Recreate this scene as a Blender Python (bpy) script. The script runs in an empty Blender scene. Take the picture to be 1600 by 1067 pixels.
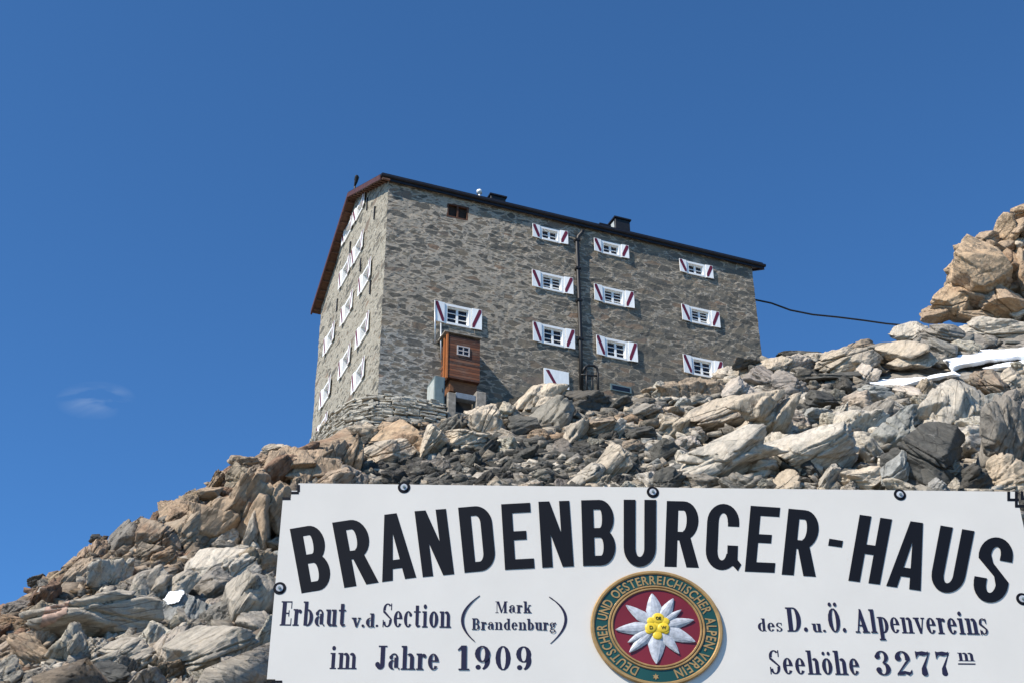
import bpy, bmesh, math, random
import numpy as np
from mathutils import Vector, Matrix

random.seed(11)
RNG = np.random.default_rng(11)
scn = bpy.context.scene
COL = scn.collection
R_ = math.radians

# ------------------------------------------------------------------ camera
FPX, PITCH, ROLL = 2102.2, 0.5324, -0.0057
W0, H0 = 1600.0, 1067.0
_R = np.array([1, 0, 0.]); _F = np.array([0, math.cos(PITCH), math.sin(PITCH)]); _U = np.array([0, -math.sin(PITCH), math.cos(PITCH)])
CR = math.cos(ROLL) * _R + math.sin(ROLL) * _U
CU = -math.sin(ROLL) * _R + math.cos(ROLL) * _U
CF = _F
cam = bpy.data.cameras.new('camera'); camo = bpy.data.objects.new('camera', cam); COL.objects.link(camo)
cam.sensor_width = 36; cam.lens = FPX / W0 * 36; cam.clip_end = 20000; cam.clip_start = 0.05
M = Matrix.Identity(4)
for i in range(3):
    M[i][0] = CR[i]; M[i][1] = CU[i]; M[i][2] = -CF[i]
camo.matrix_world = M
scn.camera = camo

def ray(x, y):
    return CR * ((x - W0 / 2) / FPX) + CU * ((H0 / 2 - y) / FPX) + CF
def proj(P):
    P = np.asarray(P, float); z = P @ CF
    return W0 / 2 + FPX * (P @ CR) / z, H0 / 2 - FPX * (P @ CU) / z
def at(x, y, Y):
    r = ray(x, y); return r * (Y / r[1])

# ------------------------------------------------------------------ object helpers
def tag(o, label=None, cat=None, group=None, kind=None):
    if label: o['label'] = label
    if cat: o['category'] = cat
    if group: o['group'] = group
    if kind: o['kind'] = kind
    return o
def empty(name, loc=(0, 0, 0), **k):
    o = bpy.data.objects.new(name, None); COL.objects.link(o); o.location = loc
    return tag(o, **k)
def link(name, me, mat=None, parent=None, **k):
    o = bpy.data.objects.new(name, me); COL.objects.link(o)
    if mat:
        me.materials.clear(); me.materials.append(mat)
    if parent: o.parent = parent
    return tag(o, **k)
def np_mesh(name, V, F, smooth=False):
    me = bpy.data.meshes.new(name)
    V = np.asarray(V, float); F = np.asarray(F)
    n = F.shape[1]
    me.vertices.add(len(V)); me.vertices.foreach_set('co', V.ravel())
    me.loops.add(F.size); me.loops.foreach_set('vertex_index', F.ravel().astype(np.int32))
    me.polygons.add(len(F)); me.polygons.foreach_set('loop_start', np.arange(0, F.size, n, dtype=np.int32))
    me.polygons.foreach_set('loop_total', np.full(len(F), n, dtype=np.int32))
    if smooth: me.polygons.foreach_set('use_smooth', np.ones(len(F), bool))
    me.update(calc_edges=True); me.validate()
    return me

class MB:
    """collects shapes; build() links ONE mesh object"""
    def __init__(s): s.v = []; s.f = []
    def add(s, V, F):
        b = len(s.v); s.v += [tuple(map(float, p)) for p in V]; s.f += [tuple(b + i for i in f) for f in F]
    def box(s, x0, x1, y0, y1, z0, z1, xf=None):
        V = [(x, y, z) for x in (x0, x1) for y in (y0, y1) for z in (z0, z1)]
        if xf: V = [xf(*p) for p in V]
        s.add(V, [(0, 1, 3, 2), (4, 6, 7, 5), (0, 4, 5, 1), (2, 3, 7, 6), (0, 2, 6, 4), (1, 5, 7, 3)])
    def prism(s, pts, z0, z1, xf=None):
        """pts polygon in (a,b), extruded along c from z0 to z1"""
        n = len(pts)
        V = [(a, b, z0) for a, b in pts] + [(a, b, z1) for a, b in pts]
        if xf: V = [xf(*p) for p in V]
        s.add(V, [tuple(range(n))[::-1], tuple(range(n, 2 * n))] + [(i, (i + 1) % n, n + (i + 1) % n, n + i) for i in range(n)])
    def tube(s, pts, r, n=10, cap=True):
        pts = [np.asarray(p, float) for p in pts]; rs = r if hasattr(r, '__len__') else [r] * len(pts)
        V = []; up = np.array([0.13, 0.2, 0.97])
        for i, p in enumerate(pts):
            t = pts[min(i + 1, len(pts) - 1)] - pts[max(i - 1, 0)]; t /= np.linalg.norm(t)
            a = np.cross(t, up)
            if np.linalg.norm(a) < .2: a = np.cross(t, [1, 0.1, 0])
            a /= np.linalg.norm(a); b = np.cross(t, a)
            V += [p + rs[i] * (math.cos(k * 2 * math.pi / n) * a + math.sin(k * 2 * math.pi / n) * b) for k in range(n)]
        F = [(i * n + k, i * n + (k + 1) % n, (i + 1) * n + (k + 1) % n, (i + 1) * n + k) for i in range(len(pts) - 1) for k in range(n)]
        if cap: F += [tuple(range(n))[::-1], tuple((len(pts) - 1) * n + k for k in range(n))]
        s.add(V, F)
    def build(s, name, mat, parent=None, bevel=0, smooth=False, **k):
        me = bpy.data.meshes.new(name); me.from_pydata(s.v, [], s.f); 
        bm = bmesh.new(); bm.from_mesh(me); bmesh.ops.recalc_face_normals(bm, faces=bm.faces)
        if bevel:
            bmesh.ops.bevel(bm, geom=bm.edges[:], offset=bevel, segments=1, affect='EDGES', clamp_overlap=True)
        bm.to_mesh(me); bm.free()
        if smooth:
            for p in me.polygons: p.use_smooth = True
        return link(name, me, mat, parent, **k)

# ------------------------------------------------------------------ noise (numpy)
def _hash(i, j, k, s):
    h = (i.astype(np.int64) * 374761393 + j.astype(np.int64) * 668265263 + k.astype(np.int64) * 1440662683 + s * 982451653) & 0xffffffff
    h = ((h ^ (h >> 13)) * 1274126177) & 0xffffffff
    h = ((h ^ (h >> 16)) * 2246822519) & 0xffffffff
    return ((h ^ (h >> 15)) & 0xffffff) / float(0xffffff)
def vnoise(P, s=0):
    P = np.asarray(P, float); f0 = np.floor(P); t = P - f0; t = t * t * (3 - 2 * t); i = f0.astype(np.int64)
    x, y, z = i[:, 0], i[:, 1], i[:, 2]; tx, ty, tz = t[:, 0], t[:, 1], t[:, 2]
    o = 0
    for dx in (0, 1):
        for dy in (0, 1):
            for dz in (0, 1):
                o = o + _hash(x + dx, y + dy, z + dz, s) * (tx if dx else 1 - tx) * (ty if dy else 1 - ty) * (tz if dz else 1 - tz)
    return o * 2 - 1
def fbm(P, s=0, oct=4, g=.5):
    a = 1; o = 0
    for k in range(oct):
        o = o + a * vnoise(P * (2 ** k) + k * 17.3, s + k); a *= g
    return o

# ------------------------------------------------------------------ node helpers
def newmat(name):
    m = bpy.data.materials.new(name); m.use_nodes = True
    nt = m.node_tree; nt.nodes.clear()
    out = nt.nodes.new('ShaderNodeOutputMaterial'); b = nt.nodes.new('ShaderNodeBsdfPrincipled')
    nt.links.new(b.outputs[0], out.inputs[0])
    return m, nt, b
class NT:
    def __init__(s, nt): s.nt = nt
    def n(s, t, **k):
        x = s.nt.nodes.new('ShaderNode' + t)
        for a, v in k.items(): setattr(x, a, v)
        return x
    def put(s, sock, v):
        if v is None: return
        if hasattr(v, 'is_output') or isinstance(v, bpy.types.NodeSocket): s.nt.links.new(v, sock)
        else:
            if isinstance(v, tuple) and len(v) == 3 and sock.type == 'RGBA': v = v + (1,)
            sock.default_value = v
    def math(s, op, a, b=None, c=None, clamp=False):
        x = s.n('Math', operation=op, use_clamp=clamp)
        for i, v in enumerate((a, b, c)): s.put(x.inputs[i], v)
        return x.outputs[0]
    def vmath(s, op, a, b=None):
        x = s.n('VectorMath', operation=op); s.put(x.inputs[0], a); s.put(x.inputs[1], b)
        return x.outputs['Value'] if op in ('DOT_PRODUCT', 'LENGTH', 'DISTANCE') else x.outputs[0]
    def noise(s, vec, scale, detail=4, rough=.5, dist=0):
        x = s.n('TexNoise'); s.put(x.inputs['Vector'], vec); s.put(x.inputs['Scale'], scale)
        x.inputs['Detail'].default_value = detail; x.inputs['Roughness'].default_value = rough; x.inputs['Distortion'].default_value = dist
        return x.outputs['Fac'], x.outputs['Color']
    def voro(s, vec, scale, feature='F1', rnd=1):
        x = s.n('TexVoronoi', feature=feature); s.put(x.inputs['Vector'], vec); s.put(x.inputs['Scale'], scale); x.inputs['Randomness'].default_value = rnd
        return x
    def ramp(s, fac, stops, interp='LINEAR'):
        x = s.n('ValToRGB'); s.put(x.inputs[0], fac); cr = x.color_ramp; cr.interpolation = interp
        while len(cr.elements) < len(stops): cr.elements.new(.5)
        for e, (p, c) in zip(cr.elements, stops):
            e.position = p; e.color = (c, c, c, 1) if not isinstance(c, tuple) else (c + (1,))[:4]
        return x.outputs[0]
    def maprange(s, v, a, b, c, d, clamp=True):
        x = s.n('MapRange', clamp=clamp)
        for i, q in enumerate((v, a, b, c, d)): s.put(x.inputs[i], q)
        return x.outputs[0]
    def mix(s, fac, a, b, blend='MIX'):
        x = s.n('Mix', data_type='RGBA', blend_type=blend); s.put(x.inputs[0], fac); s.put(x.inputs[6], a); s.put(x.inputs[7], b)
        return x.outputs[2]
    def mapping(s, vec, scale=(1, 1, 1), loc=(0, 0, 0), rot=(0, 0, 0)):
        x = s.n('Mapping'); s.put(x.inputs[0], vec); x.inputs['Scale'].default_value = scale; x.inputs['Location'].default_value = loc; x.inputs['Rotation'].default_value = rot
        return x.outputs[0]
    def bump(s, h, strength=.5, dist=.05, normal=None):
        x = s.n('Bump'); s.put(x.inputs['Height'], h); x.inputs['Strength'].default_value = strength; x.inputs['Distance'].default_value = dist
        if normal: s.put(x.inputs['Normal'], normal)
        return x.outputs[0]
    def coord(s, w='Object'): return s.n('TexCoord').outputs[w]

def simple(name, col, rough=.6, metal=0, var=.12, scale=8, bump=0, spec=.4, stretch=(1, 1, 1)):
    m, nt, b = newmat(name); N = NT(nt)
    c = N.mapping(N.coord(), stretch)
    f, _ = N.noise(c, scale, 5, .6)
    k = N.maprange(f, .3, .7, 1 - var, 1 + var)
    cc = N.vmath('SCALE', tuple(col)); cc.node.inputs['Scale'].default_value = 1
    N.put(cc.node.inputs['Scale'], k)
    N.put(b.inputs['Base Color'], cc); b.inputs['Roughness'].default_value = rough; b.inputs['Metallic'].default_value = metal
    b.inputs['Specular IOR Level'].default_value = spec
    if bump: N.put(b.inputs['Normal'], N.bump(f, bump, .02))
    return m

# ------------------------------------------------------------------ materials
def rock_material(name, source):
    m, nt, b = newmat(name); N = NT(nt)
    if source == 'object':
        oi = N.n('ObjectInfo'); base = oi.outputs['Color']; rust_amt = oi.outputs['Alpha']; co = N.coord()
        rnd = oi.outputs['Random']
        off = N.vmath('SCALE', (13.1, 7.7, 21.3)); N.put(off.node.inputs['Scale'], rnd)
        co = N.vmath('ADD', co, off)
    elif source == 'attr':
        a = N.n('Attribute', attribute_name='Col'); base = a.outputs['Color']; rust_amt = a.outputs['Alpha']; co = N.coord()
    # foliation streaks (local z is the foliation normal)
    warp, warpc = N.noise(co, .9, 2)
    cw = N.vmath('ADD', co, N.vmath('MULTIPLY', warpc, (.12, .12, .12)))
    if source == 'attr':
        st, _ = N.noise(N.mapping(cw, (1.2, 1.2, 5), rot=(0, R_(50), R_(20))), 1.6, 8, .65)
    else:
        st, _ = N.noise(N.mapping(cw, (.55, .8, 9)), 1.8, 9, .7)
    big, _ = N.noise(co, .8, 4, .6)
    fine, _ = N.noise(co, 7, 9, .78)
    # rust patches
    rm = N.math('ADD', N.math('MULTIPLY', big, .75), N.math('MULTIPLY', st, .35))
    lo = N.maprange(rust_amt, 0, 1, .80, .36)
    rmask = N.maprange(rm, lo, N.math('ADD', lo, .13), 0, 1)
    rustc = N.ramp(fine, [(.3, (.17, .095, .06)), (.55, (.30, .185, .115)), (.75, (.40, .28, .18))])
    c = N.mix(N.math('MULTIPLY', rmask, .72), base, rustc)
    # mineral value variation
    v = N.maprange(st, .3, .7, .72, 1.18)
    v2 = N.maprange(fine, .25, .75, .66, 1.28)
    c = N.mix(1, c, N.vmath('MULTIPLY', v, v2), 'MULTIPLY')
    # dark lichen / water stain specks
    lv, _ = N.noise(co, 3.2, 6, .75)
    dk = N.maprange(lv, .6, .72, 0, .55)
    c = N.mix(dk, c, (.085, .078, .066))
    pl, _ = N.noise(co, 2.1, 6, .7, .3)
    c = N.mix(N.maprange(pl, .62, .75, 0, .4), c, (.5, .48, .43))
    N.put(b.inputs['Base Color'], c); b.inputs['Roughness'].default_value = .85; b.inputs['Specular IOR Level'].default_value = .25
    h = N.math('ADD', N.math('MULTIPLY', st, .5), N.math('MULTIPLY', fine, 1.0))
    ck = N.voro(N.mapping(cw, (.5, .9, 3.2)), 1.2, 'DISTANCE_TO_EDGE'); ckm = N.math('MAXIMUM', N.maprange(N.math('ADD', ck.outputs['Distance'], N.math('MULTIPLY', N.math('SUBTRACT', fine, .5), .05)), 0, .03, 0, 1), N.maprange(big, .46, .56, 1, 0))
    h = N.math('ADD', h, N.math('MULTIPLY', ckm, .4))
    c = N.mix(N.maprange(ckm, 0, 1, .45, 0), c, (.045, .04, .035))  # crack lines darkened in the colour, in place of shade inside them
    N.put(b.inputs['Base Color'], c)
    # broken faces: every cell of a 3-D cell pattern is its own tilted plane
    nrm = None
    for sc, gain in (((1.5, .9) if source == 'object' else (4.0, .9)), ((4.6, .6) if source == 'object' else (9.0, .6))):
        pc = N.mapping(cw, (sc * .8, sc, sc * 1.7)); vc = N.voro(pc, 1, 'F1', 1)
        loc = N.vmath('SUBTRACT', pc, vc.outputs['Position']); tilt = N.vmath('SUBTRACT', vc.outputs['Color'], (.5, .5, .5))
        nrm = N.bump(N.math('MULTIPLY', N.vmath('DOT_PRODUCT', loc, tilt), gain / sc), .85, 1.0, nrm)
    N.put(b.inputs['Normal'], N.bump(h, .85, .06 if source == 'object' else .035, nrm))
    return m
M_ROCK = rock_material('schist_rock', 'object')
M_SCREE = rock_material('scree_rock', 'attr')

def masonry(name, gable=False):
    m, nt, b = newmat(name); N = NT(nt)
    co = N.coord()          # local: x along wall, z up
    _, wc = N.noise(co, 1.5, 4)
    w = N.vmath('ADD', co, N.vmath('MULTIPLY', N.vmath('SUBTRACT', wc, (.5, .5, .5)), (.22, .0, .07)))
    big, _ = N.noise(co, .28, 3)
    mid, _ = N.noise(co, 2.4, 5, .65)
    fine, _ = N.noise(co, 22, 6, .7)
    stones = None; hsum = None
    for (sx, sz, thr) in ((1.65, 4.4, .0), (3.4, 8.8, .05)):
        mp = N.mapping(w, (sx, .01, sz), loc=(3.1 * sx, 0, 1.7 * sz))
        e = N.voro(mp, 1, 'DISTANCE_TO_EDGE', .95); cell = N.voro(mp, 1, 'F1', .95)
        sep = N.n('SeparateColor'); N.put(sep.inputs[0], cell.outputs['Color'])
        rnd, rnd2 = sep.outputs[0], sep.outputs[1]
        # how exposed each stone is: per-stone luck + wall-scale exposure
        ex = N.math('ADD', N.math('MULTIPLY', rnd, .34), N.math('MULTIPLY', mid, .30))
        sepc = N.n('SeparateXYZ'); N.put(sepc.inputs[0], co)
        if gable: exb = .43
        else:
            # repointed pale mortar low at the left end, barer stone to the right and low down
            right = N.maprange(sepc.outputs[0], 4, 12, 0, .10)
            low = N.maprange(sepc.outputs[2], 7.5, 3.0, 0, .07)
            patch = N.math('MULTIPLY', N.maprange(sepc.outputs[0], 2.9, 2.3, 0, 1), N.maprange(sepc.outputs[2], 3.9, 3.5, 0, 1))
            exb = N.math('SUBTRACT', N.math('ADD', N.math('SUBTRACT', .385, right), N.math('MULTIPLY', patch, .02)), low)
        lim = N.math('SUBTRACT', N.math('ADD', exb, N.math('MULTIPLY', N.math('SUBTRACT', big, .5), -.3)), N.math('MULTIPLY', ex, .62))
        msk = N.maprange(N.math('ADD', e.outputs['Distance'], N.math('MULTIPLY', N.math('SUBTRACT', fine, .5), .06)), lim, N.math('ADD', lim, .035), 0, 1)
        col = N.ramp(rnd2, [(0, (.038, .04, .037)), (.35, (.075, .076, .068)), (.6, (.12, .108, .085)), (.8, (.17, .145, .105)), (.95, (.13, .1, .07)), (1, (.2, .125, .08))])
        if stones is None: stones, scol = msk, col
        else:
            msk = N.math('MULTIPLY', msk, .8)
            scol = N.mix(stones, col, scol); stones = N.math('MAXIMUM', stones, msk)
    if not gable: pass
    # a few outsize stones built in among the small ones
    mp = N.mapping(w, (.95, .01, 2.5), loc=(7.3, 0, 2.9)); e = N.voro(mp, 1, 'DISTANCE_TO_EDGE', 1); cell = N.voro(mp, 1, 'F1', 1)
    sep = N.n('SeparateColor'); N.put(sep.inputs[0], cell.outputs['Color'])
    bigm = N.math('MULTIPLY', N.math('GREATER_THAN', sep.outputs[0], .84), N.maprange(N.math('ADD', e.outputs['Distance'], N.math('MULTIPLY', N.math('SUBTRACT', mid, .5), .3)), .13, .17, 0, 1))
    scol = N.mix(bigm, scol, N.ramp(sep.outputs[1], [(0, (.05, .052, .048)), (.5, (.085, .085, .078)), (.8, (.12, .105, .085)), (1, (.19, .12, .085))])); stones = N.math('MAXIMUM', stones, bigm)
    if gable: mort = N.ramp(mid, [(.25, (.235, .212, .168)), (.5, (.35, .32, .258)), (.75, (.44, .405, .33))])
    else: mort = N.ramp(mid, [(.25, (.27, .228, .178)), (.5, (.40, .345, .272)), (.75, (.50, .435, .352))])
    mort = N.mix(.5, mort, N.ramp(big, [(.3, (.26, .222, .175)), (.7, (.41, .355, .29))])) if not gable else mort
    if not gable: mort = N.mix(N.math('MULTIPLY', patch, .75), mort, N.ramp(mid, [(.3, (.27, .26, .235)), (.7, (.44, .425, .385))]))
    c = N.mix(N.math('MULTIPLY', stones, .75 if gable else .8), mort, scol)
    c = N.mix(1, c, N.maprange(fine, .25, .75, .72, 1.25), 'MULTIPLY')
    N.put(b.inputs['Base Color'], c); b.inputs['Roughness'].default_value = .92; b.inputs['Specular IOR Level'].default_value = .2
    rough_, _ = N.noise(N.mapping(co, (5, 5, 13)), 1, 7, .75)
    h = N.math('ADD', N.math('ADD', N.math('MULTIPLY', stones, -.35), N.math('MULTIPLY', rough_, .8)), N.math('MULTIPLY', fine, .3))
    N.put(b.inputs['Normal'], N.bump(h, .9, .05))
    return m
M_WALL = masonry('rubble_masonry'); M_GABLE = masonry('limewashed_rubble_masonry', True)

def plank_mat(name, c0, c1, axis, n):
    m, nt, b = newmat(name); N = NT(nt); co = N.coord()
    s = N.n('SeparateXYZ'); N.put(s.inputs[0], co); z = N.math('MULTIPLY', s.outputs[axis], n)
    fr = N.math('FRACT', z); idn = N.math('FLOOR', z)
    wn = N.n('TexWhiteNoise', noise_dimensions='1D'); N.put(wn.inputs['W'], idn)
    sc = [3, 3, 3]; sc[axis] = 30
    g, _ = N.noise(N.mapping(co, tuple(sc)), 1.5, 6, .65)
    f = N.math('ADD', N.math('MULTIPLY', wn.outputs[0], .6), N.math('MULTIPLY', g, .5))
    c = N.mix(N.maprange(f, .2, .85, 0, 1), c0, c1)
    bl, _ = N.noise(N.mapping(co, (1.2, 1.2, 3)), 1.3, 5, .7)
    c = N.mix(N.maprange(bl, .5, .72, 0, .6), c, (.20, .155, .115))
    groove = N.maprange(N.math('MINIMUM', fr, N.math('SUBTRACT', 1, fr)), .02, .11, 0, 1)
    c = N.mix(groove, (.02, .01, .006), c)  # shadow lines in the board gaps put into the colour
    N.put(b.inputs['Base Color'], c); b.inputs['Roughness'].default_value = .7
    N.put(b.inputs['Normal'], N.bump(N.math('ADD', groove, N.math('MULTIPLY', g, .4)), .7, .02))
    return m
M_PLANK = plank_mat('weathered_larch_boards', (.035, .011, .005), (.22, .072, .026), 2, 8.5)
M_WOOD = simple('brown_wood', (.16, .07, .03), .7, var=.35, scale=6, bump=.3, stretch=(1, 1, 6))
M_ORANGE = simple('orange_painted_wood', (.42, .14, .04), .6)
M_FASCIA = simple('red_brown_fascia', (.075, .027, .020), .6, var=.3, scale=5)
M_SOFFIT = simple('aged_soffit_boards', (.115, .058, .036), .8, var=.4, scale=4, stretch=(1, 6, 1))
M_ROOF = simple('dark_sheet_metal', (.018, .016, .018), .45, metal=.3, var=.25, scale=3)
M_DARK = simple('dark_iron', (.014, .013, .013), .5, var=.3)
M_WHITE = simple('white_gloss_paint', (.80, .80, .78), .45, var=.05, scale=5)
M_SHUT = simple('weathered_white_paint', (.86, .86, .84), .5, var=.08, scale=3, stretch=(6, 6, 1))
M_RED = simple('crimson_paint', (.13, .012, .032), .5, var=.15)
M_ZINC = simple('grey_green_sheet', (.13, .175, .18), .5, var=.15, scale=4)
M_ZINC_LIT = simple('sunlit_grey_green_sheet', (.42, .45, .43), .5, var=.15, scale=4)  # lit copy of the grey green sheet, sun brightness put into the colour
M_CONC = simple('grey_concrete', (.25, .225, .19), .9, var=.45, scale=5, bump=.5)
M_BLUE = simple('grey_blue_lintel', (.17, .20, .235), .6, var=.2)
M_BLACKHOLE = simple('dark_interior', (.012, .012, .013), .9)
M_PIPE = simple('galvanised_pipe', (.55, .57, .58), .4, metal=.5)
def glass_mat():
    m, nt, b = newmat('dark_window_glass'); b.inputs['Base Color'].default_value = (.012, .014, .02, 1)
    b.inputs['Roughness'].default_value = .08; b.inputs['Specular IOR Level'].default_value = .5
    N = NT(nt); f, _ = N.noise(N.coord(), 1.5, 2); N.put(b.inputs['Normal'], N.bump(f, .08, .05)); return m
M_GLASS = glass_mat()
def snow_mat():
    m, nt, b = newmat('old_snow'); N = NT(nt); co = N.coord()
    f, _ = N.noise(co, 2.5, 6, .6); g, _ = N.noise(co, .7, 3)
    N.put(b.inputs['Base Color'], N.mix(N.maprange(f, .55, .8, 0, .35), (.88, .89, .91), (.62, .60, .57)))
    b.inputs['Roughness'].default_value = .7; b.inputs['Subsurface Weight'].default_value = .0
    N.put(b.inputs['Normal'], N.bump(N.math('ADD', f, g), .4, .1)); return m
M_SNOW = snow_mat()

# ------------------------------------------------------------------ light
SUN_A, SUN_E = R_(49), R_(45)
sdir = np.array([-math.sin(SUN_A) * math.cos(SUN_E), -math.cos(SUN_A) * math.cos(SUN_E), math.sin(SUN_E)])
sl = bpy.data.lights.new('sun', 'SUN'); sl.energy = 5.0; sl.angle = R_(.53); sl.color = (1, .93, .82)
so = bpy.data.objects.new('sun', sl); COL.objects.link(so); so.location = (-30, -30, 60)
so.rotation_euler = Vector(-sdir).to_track_quat('-Z', 'Y').to_euler()
world = bpy.data.worlds.new('World'); scn.world = world; world.use_nodes = True
nt = world.node_tree; nt.nodes.clear(); N = NT(nt)
out = N.n('OutputWorld'); bg = N.n('Background'); nt.links.new(bg.outputs[0], out.inputs[0])
sky = N.n('TexSky', sky_type='NISHITA'); sky.sun_disc = False; sky.sun_elevation = SUN_E; sky.sun_rotation = math.atan2(sdir[0], sdir[1])
sky.altitude = 3000; sky.air_density = 1.0; sky.dust_density = 0; sky.ozone_density = 10.0
bg.inputs['Strength'].default_value = .145
# thin cirrus wisps low in the sky to the left of the hut
co = N.coord('Generated')
wx = ray(150, 625); wx = wx / np.linalg.norm(wx)
dq = N.vmath('SUBTRACT', N.vmath('NORMALIZE', co), tuple(wx))
ca = N.vmath('DOT_PRODUCT', dq, tuple(CR)); cb = N.vmath('DOT_PRODUCT', dq, tuple(CU))
cmb = N.n('CombineXYZ'); N.put(cmb.inputs[0], ca); N.put(cmb.inputs[1], cb)
f1, _ = N.noise(N.mapping(cmb.outputs[0], (18, 42, 1), loc=(4.2, 1.3, 0), rot=(0, 0, R_(22))), 1.0, 4, .5, .7)
ell = N.math('SQRT', N.math('ADD', N.math('POWER', N.math('DIVIDE', ca, .027), 2), N.math('POWER', N.math('DIVIDE', cb, .014), 2)))
wisp = N.math('MULTIPLY', N.maprange(f1, .44, .8, 0, 1), N.maprange(ell, .2, 1, 1, 0))
clear = N.mix(1, sky.outputs[0], (.71, 1.0, 1.03), 'MULTIPLY')
nt.links.new(N.mix(N.math('MULTIPLY', wisp, .42), clear, (4.4, 4.9, 5.3)), bg.inputs['Color'])
scn.view_settings.view_transform = 'Standard'; scn.view_settings.look = 'None'; scn.view_settings.exposure = .42; scn.view_settings.gamma = 1
scn.render.engine = 'CYCLES'
scn.cycles.max_bounces = 6; scn.cycles.use_denoising = True

# ------------------------------------------------------------------ hut frame of reference
HC = np.array([-5.41766, 47.74127, 30.10325])
HD = np.array([.925738, .378166, 0]); HN = np.array([-.378166, .925738, 0])
VE, UE, WG, HR = 6.3245, 18.499, 11.336, 2.956
def hp(u, w, v): return HC + HD * u + HN * w + np.array([0, 0, v])

# ------------------------------------------------------------------ terrain
ctrl = []
def cp(px, py, Y, back=None):
    p = at(px, py, Y); ctrl.append(tuple(p))
    if back: ctrl.append((p[0] + back[0], p[1] + back[1], p[2] + back[2]))
LB = (-2.5, 8, -6.5)
for px, py, Y in ((-80, 1015, 37), (0, 966, 38), (60, 916, 39), (150, 848, 40), (250, 798, 41.5), (320, 750, 43), (380, 716, 44.5), (440, 708, 46), (490, 708, 47.5)):
    cp(px, py, Y, LB)
for px, py, Y in ((-60, 1067, 30.5), (100, 1067, 29), (250, 1067, 28.5), (400, 1067, 28), (800, 1067, 28), (1200, 1067, 28), (1650, 1067, 28.5),
                  (100, 960, 34), (250, 900, 36.5), (400, 850, 38.5), (400, 950, 33.5), (560, 760, 41.5), (700, 760, 40.5), (560, 900, 35), (800, 900, 34), (1200, 900, 34), (1650, 900, 34),
                  (900, 760, 39.5), (1100, 760, 39), (1300, 760, 38.5), (1500, 760, 38), (1650, 760, 38),
                  (600, 715, 43.8), (760, 700, 43.6), (900, 690, 43.2), (1050, 680, 43.8), (1200, 680, 43.6), (1350, 670, 43.4), (1500, 670, 43), (1650, 670, 43),
                  (640, 668, 46.2), (760, 655, 47.2), (880, 632, 48.8), (1000, 622, 51), (1100, 610, 52), (1220, 605, 51.5), (1350, 605, 50), (1500, 600, 49.5), (1650, 600, 49),
                  (1230, 562, 55.5), (1340, 545, 56), (1440, 525, 56.5), (1520, 520, 57), (1650, 515, 57)):
    cp(px, py, Y)
for px, py, Y in ((1260, 556, 57), (1345, 543, 58), (1440, 515, 59), (1520, 508, 60), (1650, 500, 60)):
    cp(px, py, Y, (2, 9, 1.0))
# ground under and behind the hut
for u, w, v in ((-.6, -.3, -5.6), (3, -.5, -4.9), (7, -.5, -3.2), (12, -.6, -2.2), (16, -.5, -.7), (18.5, -.5, .7), (-.8, 5, -4.6), (-.8, 9, -3.6), (-.5, 11.5, -3.4), (5, 5, -3.8), (10, 6, -2.2), (18.5, 6, 1), (19, 11.5, 1), (9, 11.8, -1.5), (3, 16, -6), (10, 18, -4), (20, 18, -1.5)):
    ctrl.append(tuple(hp(u, w, v)))
for x, y, z in ((0, 0, -1.6), (-8, 0, -2.2), (8, 0, -1.5), (0, 5, -.5), (-6, 6, -.8), (7, 6, -.2), (0, 13, 1.8), (-14, 13, 0.3), (14, 13, 2), (0, 21, 4.6), (-16, 21, 2.5), (16, 21, 5.2),
                (-40, 20, -10), (-40, 40, -8), (-35, 60, -3), (-40, 90, -20), (0, 95, 10), (40, 95, 14), (45, 60, 26), (45, 40, 14), (45, 20, 4), (40, 0, -3), (-40, 0, -12), (0, -25, -9), (-40, -25, -18), (40, -25, -9), (30, 58, 36.5), (30, 50, 27)):
    ctrl.append((x, y, z))
ctrl = np.array(ctrl)
def _k(r2): return .5 * r2 * np.log(np.maximum(r2, 1e-9))
_n = len(ctrl); _d2 = ((ctrl[:, None, :2] - ctrl[None, :, :2]) ** 2).sum(-1)
_A = np.zeros((_n + 3, _n + 3)); _A[:_n, :_n] = _k(_d2) + np.eye(_n) * .8
_A[:_n, _n] = 1; _A[:_n, _n + 1:] = ctrl[:, :2]; _A[_n, :_n] = 1; _A[_n + 1:, :_n] = ctrl[:, :2].T
_w = np.linalg.solve(_A, np.r_[ctrl[:, 2], 0, 0, 0])
def zt(x, y):
    x = np.atleast_1d(np.asarray(x, float)); y = np.atleast_1d(np.asarray(y, float))
    xc = np.clip(x, -45, 50); yc = np.clip(y, -25, 95)
    d = np.hypot(x - xc, y - yc)
    o = np.empty(len(xc))
    for i in range(0, len(xc), 20000):
        s_ = slice(i, i + 20000)
        r2 = (xc[s_, None] - ctrl[None, :, 0]) ** 2 + (yc[s_, None] - ctrl[None, :, 1]) ** 2
        o[s_] = _k(r2) @ _w[:_n] + _w[_n] + _w[_n + 1] * xc[s_] + _w[_n + 2] * yc[s_]
    return o - d * .42 * np.minimum(1, 400 / np.maximum(d, 1))
_HY = np.arange(4, 72, .2)
def hit(px, py, y0=20):
    """first point where the line of sight meets the smooth hillside"""
    r = ray(px, py); Y = _HY[_HY >= y0]; P = r[None] * (Y / r[1])[:, None]
    below = P[:, 2] < zt(P[:, 0], P[:, 1])
    if not below.any(): return None
    i = int(np.argmax(below))
    if i == 0: return P[0]
    a, b = P[i - 1], P[i]
    for _ in range(8):
        c = (a + b) / 2
        if c[2] < zt(c[0], c[1])[0]: b = c
        else: a = c
    return b
def _axis(lo, hi, st, far):
    core = np.arange(lo, hi + st / 2, st); g = np.array([2, 5, 10, 20, 45, 100, 220, 500, 1100, 2400.])
    return np.r_[(lo - g)[::-1], core, hi + g]
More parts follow.
